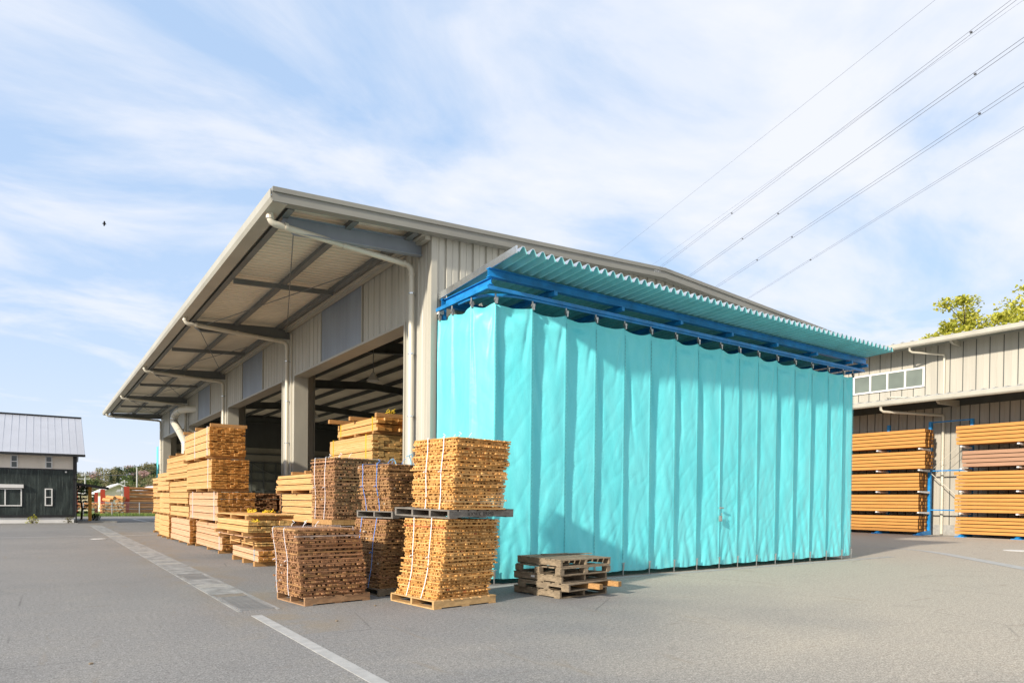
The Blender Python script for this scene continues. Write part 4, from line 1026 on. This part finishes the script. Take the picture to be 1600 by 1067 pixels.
for k, (z0, z1) in enumerate(TI):
    lay = [(z1-z0-.01)/5]*5 if k != 1 else [(z1-z0-.01)/5]*5
    bundle((38.42, 17.1+(.28 if k < 3 else .0), z0), .95, 6.2, 0, '%s bundle of orange posts on the rack behind the curtain' % nm[k], lay, [M['postY'], M['postend']], bw=.19, bh=.19, seed=70+k, bearers=0, bearh=0, gap=.035, stag=.015, group='square post bundles on the racks')
    k2 = k == 3
    n5 = 4 if k2 else 5
    bundle((38.42, 9.4, z0), .95, 6.22-(.3 if k2 else 0), 0, '%s bundle of %s posts on the right edge rack' % (nm[k], 'pinkish' if k2 else 'orange'), [(z1-z0-.01-(.12 if k2 else 0))/n5]*n5, [M['postpink'] if k2 else M['postY'], M['postend']], bw=.19, bh=.20, seed=80+k, bearers=0, bearh=0, gap=.035, stag=.03, group='square post bundles on the racks')

# ------------------------------------------------------------------ black house at the left
HV = 48.6; HU = 1.77
h = thing('dark_house', 'small house with charred black boards, cream band and pale standing seam roof', 'house', (HU, HV, 0))
HL = -9.0; HB = 56.2
b = MB(); b.box(HL, HU-.04, HV+.04, HB, 0, .36); b.build('foundation', M['white'], h)
b = MB(); x = HL
rnd = random.Random(5)
while x < HU-.01:
    xe = min(x+.15, HU); b.box(x+.002, xe-.002, HV-.001-rnd.uniform(0, .008), HV+.05, .50, 3.14); x += .15
b.box(HU-.02, HU, HV+.12, HB, .36, 3.14); b.box(HL, HU-.03, HV+.05, HV+.11, .38, 3.12)
b.build('lower_wall', M['charred'], h)
b = MB(); b.box(HL, HU+.03, HV-.03, HV+.1, .36, .50); b.box(HL, HU+.03, HV-.03, HV+.1, 3.14, 3.22); b.box(HU-.10, HU+.035, HV-.035, HV+.1, .50, 4.0); b.tube([(HU+.06, HV-.02, 0), (HU+.06, HV-.02, 4.0)], .04, 8); b.build('black_trim', M['blackedge'], h)
b = MB(); b.box(HL, HU-.10, HV+.01, HV+.14, 3.22, 4.02); b.box(HU-.14, HU-.01, HV+.14, HB, 3.14, 4.02)
b.tri((HU-.01, HV+.1, 4.0), (HU-.01, HB, 4.0), (HU-.01, 52.3, 6.35)); b.build('upper_wall', M['plaster'], h)
b = MB(); RV = 52.4; ze, zr = 4.02, 6.58; e0 = HV-.55; ev_ = HU+.48
sl = (zr-ze)/(RV-e0)
b.hexa([(HL, e0, ze), (ev_, e0, ze), (ev_, RV, zr), (HL, RV, zr), (HL, e0, ze+.10), (ev_, e0, ze+.10), (ev_, RV, zr+.10), (HL, RV, zr+.10)])
b.hexa([(HL, RV, zr), (ev_, RV, zr), (ev_, HB+.5, ze), (HL, HB+.5, ze), (HL, RV, zr+.10), (ev_, RV, zr+.10), (ev_, HB+.5, ze+.10), (HL, HB+.5, ze+.10)])
x = ev_-.02
while x > HL:
    b.hexa([(x-.02, e0+.02, ze+.10), (x, e0+.02, ze+.10), (x, RV, zr+.10), (x-.02, RV, zr+.10), (x-.02, e0+.02, ze+.12), (x, e0+.02, ze+.12), (x, RV, zr+.12), (x-.02, RV, zr+.12)], 1); x -= .36
b.build('roof', [M['roofpale'], M['roofpale']], h)
b = MB(); b.box(HL, ev_+.02, e0-.06, e0, ze-.05, ze+.08); b.box(HL, ev_, e0, HV+.05, ze-.03, ze-.002); b.box(HL, ev_, RV-.12, RV+.12, zr+.10, zr+.16); b.build('eave_trim', M['blackedge'], h)
def hwin(x0, x1, z0, z1, bars, horiz=False):
    f = MB(); w = .06; y0, y1 = HV-.05, HV+.02
    f.box(x0, x1, y0, y1, z0, z0+w); f.box(x0, x1, y0, y1, z1-w, z1); f.box(x0, x0+w, y0, y1, z0+w, z1-w); f.box(x1-w, x1, y0, y1, z0+w, z1-w)
    for q in bars:
        if horiz: f.box(x0+w, x1-w, y0, y1, q-.025, q+.025)
        else: f.box(q-.03, q+.03, y0, y1, z0+w, z1-w)
    o = f.build('window', M['white'], h); g = MB(); g.quad((x0+w, y1-.012, z0+w), (x1-w, y1-.012, z0+w), (x1-w, y1-.012, z1-w), (x0+w, y1-.012, z1-w)); g.build('pane', M['glass'], o)
hwin(-2.5, -.82, 1.02, 2.04, (-1.60,)); hwin(.27, .65, 1.04, 2.06, (1.55,), True); hwin(-1.36, -1.0, 3.22, 3.98, (3.60,), True); hwin(.29, .65, 3.24, 3.98, (3.62,), True); hwin(-4.2, -3.8, 3.22, 3.98, (3.60,), True)
b = MB(); b.box(-2.6, -.74, HV-.16, HV+.0, 2.07, 2.27); b.build('shutter_box', M['white'], h)
b = MB(); b.tube([(1.31, HV-.02, 3.06), (1.31, HV-.10, 3.06)], .05, 12); b.build('wall_lamp', M['white'], h)
b = MB(); b.box(1.62, 1.72, HV-.14, HV-.03, 2.62, 2.70); b.box(1.74, 1.98, HV-.10, HV-.04, 2.60, 2.66); b.build('spotlight', M['blackedge'], h)
b = MB(); b.box(HL, HU+.15, HV-.55, HV+.0, -.05, .03); struct(b.build('house_apron', M['concrete']))
# leaning porch with yellow post
p = thing('carport', 'low lean-to roof on a yellow timber post beside the dark house', 'carport', (2.6, 50.0, 0))
b = MB(); b.hexa([(1.80, 49.2, 2.38), (3.55, 49.2, 2.12), (3.55, 54, 2.12), (1.80, 54, 2.38), (1.80, 49.2, 2.45), (3.55, 49.2, 2.19), (3.55, 54, 2.19), (1.80, 54, 2.45)]); b.build('roof', M['roofpale'], p)
b = MB(); b.box(2.52, 2.70, 49.9, 50.08, .08, 2.24); b.box(2.54, 2.68, 50.08, 53.9, 2.08, 2.22); b.build('post', M['yellowpost'], p)
b = MB(); b.hexa([(1.8, 49.16, 2.30), (3.57, 49.16, 2.05), (3.57, 49.2, 2.05), (1.8, 49.2, 2.30), (1.8, 49.16, 2.46), (3.57, 49.16, 2.20), (3.57, 49.2, 2.20), (1.8, 49.2, 2.46)]); b.build('fascia', M['blackedge'], p)
b = MB(); b.box(1.82, 4.0, 48.9, 54.5, -.05, .10); struct(b.build('porch_step', M['concrete']))

# ------------------------------------------------------------------ vegetation
def leafball(b, c, r, n, s, rnd, flat=.7, mi=0):
    c = Vector(c)
    for _ in range(n):
        d = Vector((rnd.gauss(0, 1), rnd.gauss(0, 1), rnd.gauss(0, 1))).normalized()*(rnd.random()**.5)*r; d.z *= flat
        p = c+d; u = Vector((rnd.gauss(0, 1), rnd.gauss(0, 1), rnd.gauss(0, .7))).normalized(); w = u.cross(Vector((rnd.gauss(0, 1), rnd.gauss(0, 1), rnd.gauss(0, 1)))).normalized()
        q = s*rnd.uniform(.6, 1.3)
        b.quad(p-u*q, p+w*q*.6, p+u*q, p-w*q*.6, mi)
def tree(base, height, spread, label, leaf, seed, group=None, nclump=60, per=90, ls=.10, name='leafy_tree', trunk_h=.35, tr=.22, clr=.9, fill=0):
    rnd = random.Random(seed); base = Vector(base)
    t = thing(name, label, 'tree', base, group)
    tb = MB(); cb = MB(); top = base+Vector((0, 0, height*trunk_h))
    tb.tube([base+Vector((0, 0, -.3)), base+Vector((.1, 0, height*.15)), top], [tr*1.3, tr, tr*.75], 8)
    tips = []
    def grow(p, d, ln, r, lv):
        q = p+d*ln; mid = p.lerp(q, .5)+Vector((rnd.uniform(-1, 1), rnd.uniform(-1, 1), rnd.uniform(-.5, .5)))*ln*.08
        tb.tube([p, mid, q], [r, r*.82, r*.62], 5, cap=False)
        if lv == 0: tips.append(q); return
        if lv < 3: tips.append(mid.lerp(q, rnd.random()))
        for _ in range(rnd.choice((2, 3, 3))):
            nd = (d+Vector((rnd.gauss(0, .55), rnd.gauss(0, .55), rnd.gauss(.05, .32)))).normalized()
            grow(q, nd, ln*rnd.uniform(.62, .88), r*.58, lv-1)
    for k in range(6):
        a = 2*pi*k/6+rnd.uniform(-.4, .4); d = Vector((cos(a)*spread, sin(a)*spread, 1.0)).normalized()
        grow(top-Vector((0, 0, rnd.uniform(0, height*.1))), d, height*.24, tr*.5, 3)
    rnd.shuffle(tips)
    for q in tips[:nclump]:
        leafball(cb, q, clr*rnd.uniform(.6, 1.25), per, ls, rnd, .55)
    zs = [q.z for q in tips]; cxm = sum(q.x for q in tips)/len(tips); cym = sum(q.y for q in tips)/len(tips); zc = min(zs)+(max(zs)-min(zs))*.45
    rx_ = max(abs(q.x-cxm) for q in tips)*.85; rzz = (max(zs)-min(zs))*.48
    for _ in range(fill):
        a = rnd.uniform(0, 2*pi); e = rnd.uniform(-1, 1); k = rnd.uniform(.55, 1)
        q = Vector((cxm+rx_*k*cos(a)*sqrt(1-e*e), cym+rx_*k*sin(a)*sqrt(1-e*e), zc+rzz*e*k)); leafball(cb, q, clr*rnd.uniform(.7, 1.3), per, ls, rnd, .5)
    tb.build('trunk', M['bark'], t); cb.build('crown', leaf, t)
    return t
GT = 'spring trees behind the storage building'
tree((71.0, 23.8, -.3), 21.6, .85, 'airy yellow green tree showing its limbs above the storage building roof', M['leafspring'], 4, GT, 380, 190, .15, tr=.34, clr=1.2, fill=90)
tree((77.2, 19.0, -.3), 24.3, .95, 'broad yellow green tree at the right edge above the storage building roof', M['leafspring'], 9, GT, 380, 190, .16, tr=.36, clr=1.3, fill=110)
tree((77.0, 32.0, -.3), 17.0, .55, 'lowest yellow green treetop barely clearing the storage building roof', M['leafspring'], 14, GT, 160, 110, .14, tr=.3, clr=1.0)
# pine by the porch
t = thing('pruned_pine', 'dark cloud pruned pine beside the yellow post', 'tree', (2.25, 52.2, .1))
rnd = random.Random(8); tb = MB(); cb = MB()
tb.tube([(2.25, 52.2, 0), (2.3, 52.2, .8), (2.2, 52.2, 1.6), (2.3, 52.2, 2.2)], [.07, .06, .045, .02], 7)
for k, z in enumerate((.55, .8, 1.0, 1.25, 1.45, 1.7, 1.9, 2.1, 2.25)):
    for sg in (-1, 1):
        x = 2.25+sg*(.34-.02*k)*rnd.uniform(.5, 1.1); tb.tube([(2.25, 52.2, z-.05), (x, 52.2+rnd.uniform(-.2, .2), z)], .015, 4)
        leafball(cb, (x, 52.2+rnd.uniform(-.2, .2), z+.03), .20, 150, .035, rnd, .45)
tb.build('trunk', M['bark'], t); cb.build('crown', M['leafdark'], t)
b = MB(); leafball(b, (2.95, 50.6, .32), .28, 500, .04, random.Random(2), .9); tag(b.build('low_shrub', M['leafdark'], None, False, (2.95, 50.6, .1)), 'dark low shrub at the foot of the yellow post', 'shrub')
for k, (x, n, hh) in enumerate(((-.35, 26, .5), (1.42, 14, .35))):
    rnd = random.Random(20+k); b = MB(); st = MB()
    for _ in range(n):
        a = rnd.uniform(0, 2*pi); q = Vector((x+cos(a)*.35*rnd.random(), HV-.35+sin(a)*.1, .04+hh*rnd.random())); st.tube([(x, HV-.35, .02), q], .006, 4); leafball(b, q, .07, 9, .035, rnd)
    t = thing('weed_clump', ('yellowish weed clump at the foot of the dark house under the cream band', 'small dry weed at the right corner of the dark house')[k], 'weed', (x, HV-.35, .02), 'weeds along the dark house')
    st.build('stem', M['bark'], t); b.build('leaves', M['leafspring'] if k == 0 else M['leafolive'], t)
# grass along fence
rnd = random.Random(6); b = MB()
for _ in range(16000):
    x = rnd.uniform(-6, 13); y = rnd.uniform(64.05, 67.5); hh = rnd.uniform(.10, .34); a = rnd.uniform(0, pi); w = .02
    b.tri((x-w*cos(a), y-w*sin(a), 0), (x+w*cos(a), y+w*sin(a), 0), (x+rnd.uniform(-.08, .08), y+rnd.uniform(-.08, .08), hh))
o = b.build('grass', M['grass']); o['kind'] = 'stuff'
# fence
t = thing('chain_link_fence', 'low grey chain link fence with slim posts in front of the log yard', 'fence', (0, 64.4, 0))
x = -5.0
while x < 12.5:
    b = MB(); b.tube([(x, 64.4, 0), (x, 64.4, 1.18)], .035, 8); b.build('post', M['chain'], t); x += 1.98
b = MB(); b.tube([(-5, 64.4, 1.15), (12.4, 64.4, 1.15)], .018, 6); b.tube([(-5, 64.4, .62), (12.4, 64.4, .62)], .008, 5); b.tube([(-5, 64.4, .12), (12.4, 64.4, .12)], .008, 5); b.build('rail', M['chain'], t)
b = MB(); x = -5.0
while x < 12.3:
    for s in (-1, 1): b.tube([(x+(0 if s > 0 else 1.05), 64.42, .08), (x+(1.05 if s > 0 else 0), 64.42, 1.14)], .003, 3, cap=False)
    x += .16
b.build('mesh_wire', M['chain'], t)
# red stanchions and logs
GRS = 'orange red log stanchions'
for k, (x, y, zt, w, lb) in enumerate(((6.25, 67.6, 2.52, .20, 'tall red stanchion at the left end of the long log pile'), (4.50, 68.2, 2.25, .17, 'red stanchion between the shed and the cut log ends'), (4.25, 72.0, 2.0, .13, 'thin red stanchion behind the pruned pine side of the log yard'), (2.6, 68.5, 2.1, .10, 'red stanchion glimpsed through the pruned pine'))):
    b = MB(); b.box(x-w, x+w, y-.03, y, 0, zt); b.box(x-w, x+w, y+.2, y+.23, 0, zt); b.box(x-.02, x+.02, y, y+.2, 0, zt)
    tag(b.build('log_stanchion', M['red'], None, False, (x, y, 0)), lb, 'stanchion', GRS)
rnd = random.Random(12); r = .15
for row in range(9):
    for d_ in range(2):
        z = .15+row*.275; y = 68.2+d_*.33+(.15 if row % 2 else 0)
        b = MB(); L_ = 4.2; rr = r*rnd.uniform(.82, 1.12); x0 = 6.3+rnd.uniform(-.12, .2)
        b.tube([(x0, y, z+rnd.uniform(-.03, .03)), (x0+L_/2, y+rnd.uniform(-.03, .03), z+rnd.uniform(-.03, .03)), (x0+L_, y, z+rnd.uniform(-.05, .05))], [rr, rr*.95, rr*.85], 10)
        tag(b.build('log', M['log'], None, True, (x0, y, z)), 'debarked orange log lying lengthwise in the long pile behind the fence', 'log', 'logs lying lengthwise in the long pile')
for i in range(44):
    x = 4.4+(i % 11)*.165+rnd.uniform(-.03, .03); z = .14+(i//11)*.26+rnd.uniform(-.04, .04); y = 66.9+rnd.uniform(0, .15); rr = rnd.uniform(.07, .125)
    o = MB(); o.tube([(x, y, z), (x+rnd.uniform(-.1, .1), y+1.6, z)], rr, 9, 0); o.m[-1] = 1; o.m[-2] = 1
    tag(o.build('log', [M['log'], M['logend']], None, False, (x, y, z)), 'short log seen end on in the low heap between the red stanchions', 'log', 'short logs heaped end on')
for i, (x, z) in enumerate(((5.05, 1.28), (5.45, 1.22), (5.3, 1.5), (5.75, 1.25), (6.0, 1.5))):
    o = MB(); o.tube([(x, 66.95, z), (x+.5*(1 if i % 2 else -1), 68.3, z+.1)], .15, 10); o.m[-1] = 1; o.m[-2] = 1
    tag(o.build('log', [M['log'], M['logend']], None, False, (x, 66.95, z)), 'thick log tipped crosswise on the low heap of log ends', 'log', 'thick logs tipped on the heap')
for i in range(6):
    o = MB(); x = 2.75+i*.27; o.tube([(x, 70.6, .7), (x, 72.6, .7)], .13, 9); 
    o.tube([(x+.13, 70.6, .95), (x+.13, 72.6, .95)], .12, 9)
    tag(o.build('log_pair', M['log'], None, False, (x, 70.6, .6)), 'orange logs stacked deep in the yard beyond the yellow post', 'log', 'orange logs deep in the yard')
# background sheds
def shed(x0, x1, y0, y1, zw, zr, label, wall, group=None, rx=.5):
    t = thing('distant_shed', label, 'shed', (x0, y0, 0), group); xm = x0+(x1-x0)*rx
    b = MB(); b.box(x0, x1, y0, y1, 0, zw)
    b.tri((x0, y0, zw), (x1, y0, zw), (xm, y0, zr)); b.build('wall', wall, t)
    b = MB(); e = .5
    b.hexa([(x0-e, y0-e, zw-.15), (xm, y0-e, zr), (xm, y1, zr), (x0-e, y1, zw-.15), (x0-e, y0-e, zw), (xm, y0-e, zr+.15), (xm, y1, zr+.15), (x0-e, y1, zw)])
    b.hexa([(xm, y0-e, zr), (x1+e, y0-e, zw-.15), (x1+e, y1, zw-.15), (xm, y1, zr), (xm, y0-e, zr+.15), (x1+e, y0-e, zw), (x1+e, y1, zw), (xm, y1, zr+.15)]); b.build('roof', M['white'], t)
    b = MB(); b.box(x0+(x1-x0)*.55, x0+(x1-x0)*.8, y0-.05, y0+.05, .6, zw*.6); b.build('window', M['glass'], t)
    b = MB(); b.box(x0+(x1-x0)*.12, x0+(x1-x0)*.35, y0-.05, y0+.05, 0.05, zw*.75); b.build('door', M['trim'], t)
shed(5.5, 8.9, 86, 96, 2.05, 2.95, 'cream gabled shed with a white roof behind the log ends', M['cream'], 'distant sheds')
shed(9.5, 14.5, 92, 104, 2.0, 2.9, 'white roofed shed mostly behind the long log pile', M['cream'], 'distant sheds')
shed(.5, 4.6, 92, 102, 1.7, 2.3, 'low cream shed behind the pruned pine and carport', M['cream'], 'distant sheds')
# poles
GPo = 'slim grey poles in front of the wooded hill'
for (x, y, zt, lb, arm) in ((5.17, 110, 4.9, 'grey pole just right of the dark house with crossbars', 2), (9.0, 110, 3.6, 'short lamp pole above the shed roof', 1), (10.6, 118, 4.2, 'grey pole with a boxy head left of the tallest pole', 1), (11.42, 110, 5.9, 'tallest grey pole in front of the wooded hill', 0), (7.0, 80, 2.6, 'pale pole standing before the cream shed window', 1)):
    b = MB(); b.tube([(x, y, -.2), (x, y, zt)], [.11, .08], 8)
    if arm: b.box(x-.45, x+.45, y-.05, y+.05, zt-.35, zt-.22); b.box(x-.5, x-.2, y-.15, y+.15, zt-.5, zt-.35)
    if arm == 2: b.box(x-.8, x+.6, y-.05, y+.05, zt-.9, zt-.8)
    tag(b.build('utility_pole', M['pole'], None, False, (x, y, 0)), lb, 'pole', GPo)
b = MB(); p0 = Vector((5.17, 110, 4.75)); p1 = Vector((11.42, 110, 4.95))
b.tube([(-6, 108, 5.5)]+[p0.lerp(p1, k/8)-Vector((0, 0, .25*sin(pi*k/8))) for k in range(-1, 9)], .03, 4)
tag(b.build('service_cable', M['wire'], None, False, p0), 'thin dark cable strung low between the grey poles', 'cable')
# hill and wood
b = MB(); n = 40
def hillz(x, y):
    return max(-.4, 7.5*math.exp(-((x-30)/16)**2-((y-262)/30)**2)+4.2*math.exp(-((x-8)/14)**2-((y-262)/30)**2)+9*math.exp(-((x-60)/25)**2-((y-290)/40)**2))
for i in range(n):
    for j in range(n):
        xs = [-60+180*i/n, -60+180*(i+1)/n]; ys = [200+150*j/n, 200+150*(j+1)/n]
        b.quad(*[(x, y, hillz(x, y)-.45) for x, y in ((xs[0], ys[0]), (xs[1], ys[0]), (xs[1], ys[1]), (xs[0], ys[1]))])
struct(b.build('hill', M['field']))
rnd = random.Random(44); b = MB()
for _ in range(330):
    x = rnd.uniform(-10, 48); y = rnd.uniform(205, 262); z = hillz(x, y)
    hgt = rnd.uniform(2.0, 4.2); rr = rnd.uniform(1.3, 2.6); mi = rnd.choices((0, 1, 2, 3), (.32, .14, .44, .10))[0]
    for _ in range(7):
        leafball(b, (x+rnd.gauss(0, rr*.45), y+rnd.gauss(0, rr*.45), z+hgt*rnd.uniform(.35, 1)), rr*.66, 64, .24, rnd, .8, mi)
o = b.build('wooded_hillside', [M['leafgreen'], M['leafdark'], M['leafolive'], M['leafpink']]); o['kind'] = 'stuff'
for k, (x, y, hh, lb) in enumerate(((17.2, 230, 8.4, 'taller dark conifer rising from the dip of the wooded hill'), (19.1, 232, 7.9, 'shorter dark conifer right of the taller one on the wooded hill'), (13.5, 232, 6.0, 'dark conifer at the left foot of the wooded hill'))):
    z0 = hillz(x, y); t = thing('conifer_tree', lb, 'tree', (x, y, z0), 'dark conifers on the wooded hill'); tb = MB(); tb.tube([(x, y, z0-.5), (x, y, hh)], [.2, .04], 6); tb.build('trunk', M['bark'], t)
    cb = MB(); z = max(z0, 2)
    while z < hh+.2: leafball(cb, (x, y, z), .22+(hh-z)*.22, 60, .14, rnd, .6); z += .35
    cb.build('crown', M['leafdark'], t)
# ------------------------------------------------------------------ power lines and bird
def at3(p, q, label, dbl=0, rad=.05, nm='power_line', spacers=()):
    p = Vector(p); q = Vector(q); d = (q-p); side_ = Vector((d.y, -d.x, 0)).normalized()
    t = thing(nm, label, 'power line', p, 'overhead power lines')
    a0, a1 = -.25, 1.5
    for s in ((-1, 1) if dbl else (0,)):
        pts = []
        for k in range(25):
            g = a0+(a1-a0)*k/24; pts.append(p+d*g+Vector((0, 0, -4*.0*g*(1-g)))+side_*s*dbl+Vector((0, 0, s*dbl*.4)))
        b = MB(); b.tube(pts, rad, 5); b.build('wire', M['wire'], t)
    for g in spacers:
        b = MB(); c = p+d*g; b.box(c.x-.12, c.x+.12, c.y-.12, c.y+.12, c.z-.08, c.z+.08); b.build('spacer', M['wire'], t)
at3((118, 126, 63.3), (81.1, 35.8, 57.3), 'faint single power line, leftmost and highest of all', 0, .016)
at3((127.8, 119.1, 60.7), (89.1, 30.3, 58.2), 'thin double power line, second from the left', .20, .024, spacers=(.93, .35, -.05))
at3((126.1, 120.3, 61.2), (89.1, 30.2, 57.4), 'faint single power line crossing close beside the double line at the left', 0, .014)
at3((133.3, 115.2, 58.1), (89.1, 30.2, 53.0), 'double power line with dark spacers in the middle of the bunch', .22, .030, spacers=(.93, .45, .30))
at3((139.2, 111.1, 55.8), (89.1, 30.1, 48.06), 'double power line fourth from the left, just right of the darkest pair', .22, .026, spacers=(.93, .42, .25))
at3((145.3, 106.8, 52.7), (89.1, 30.0, 43.27), 'thin power line, lowest and farthest right of all', .14, .020, spacers=(.40,))
t = MB(); bx, by, bz = 3.52, 52.63, 19.63
t.tube([(bx-.13, by, bz), (bx-.06, by, bz+.02), (bx+.06, by, bz+.015), (bx+.12, by, bz)], [.01, .04, .035, .01], 7)
o = t.build('bird', M['bird'], None, True, (bx, by, bz)); tag(o, 'tiny black bird flying in the sky above the left end of the warehouse', 'bird')
b = MB(); b.hexa([(bx-.06, by, bz+.02), (bx+.08, by, bz+.02), (bx+.02, by-.13, bz+.14), (bx-.04, by-.13, bz+.14), (bx-.06, by, bz+.03), (bx+.08, by, bz+.03), (bx+.02, by-.13, bz+.15), (bx-.04, by-.13, bz+.15)]); b.hexa([(bx-.06, by, bz+.02), (bx+.08, by, bz+.02), (bx+.02, by+.13, bz-.10), (bx-.04, by+.13, bz-.10), (bx-.06, by, bz+.03), (bx+.08, by, bz+.03), (bx+.02, by+.13, bz-.09), (bx-.04, by+.13, bz-.09)])
b.build('wings', M['bird'], o)
# crumbs on the asphalt
rnd = random.Random(3)
for k, (x, y) in enumerate(((4.15, 9.55), (3.2, 8.6), (.4, 7.6))):
    b = MB(); b.obox(Vector((x, y, .001)), Vector((.03, .012, 0)), Vector((-.01, .022, .003)), Vector((0, 0, .012))); tag(b.build('wood_scrap', M['palold'], None, False, (x, y, 0)), ('tiny wood scrap on the asphalt between the brown and fresh pine pallets', 'tiny wood scrap on the asphalt in front of the brown pallet', 'tiny pale scrap on the open asphalt at the left')[k], 'scrap', 'tiny scraps on the asphalt')
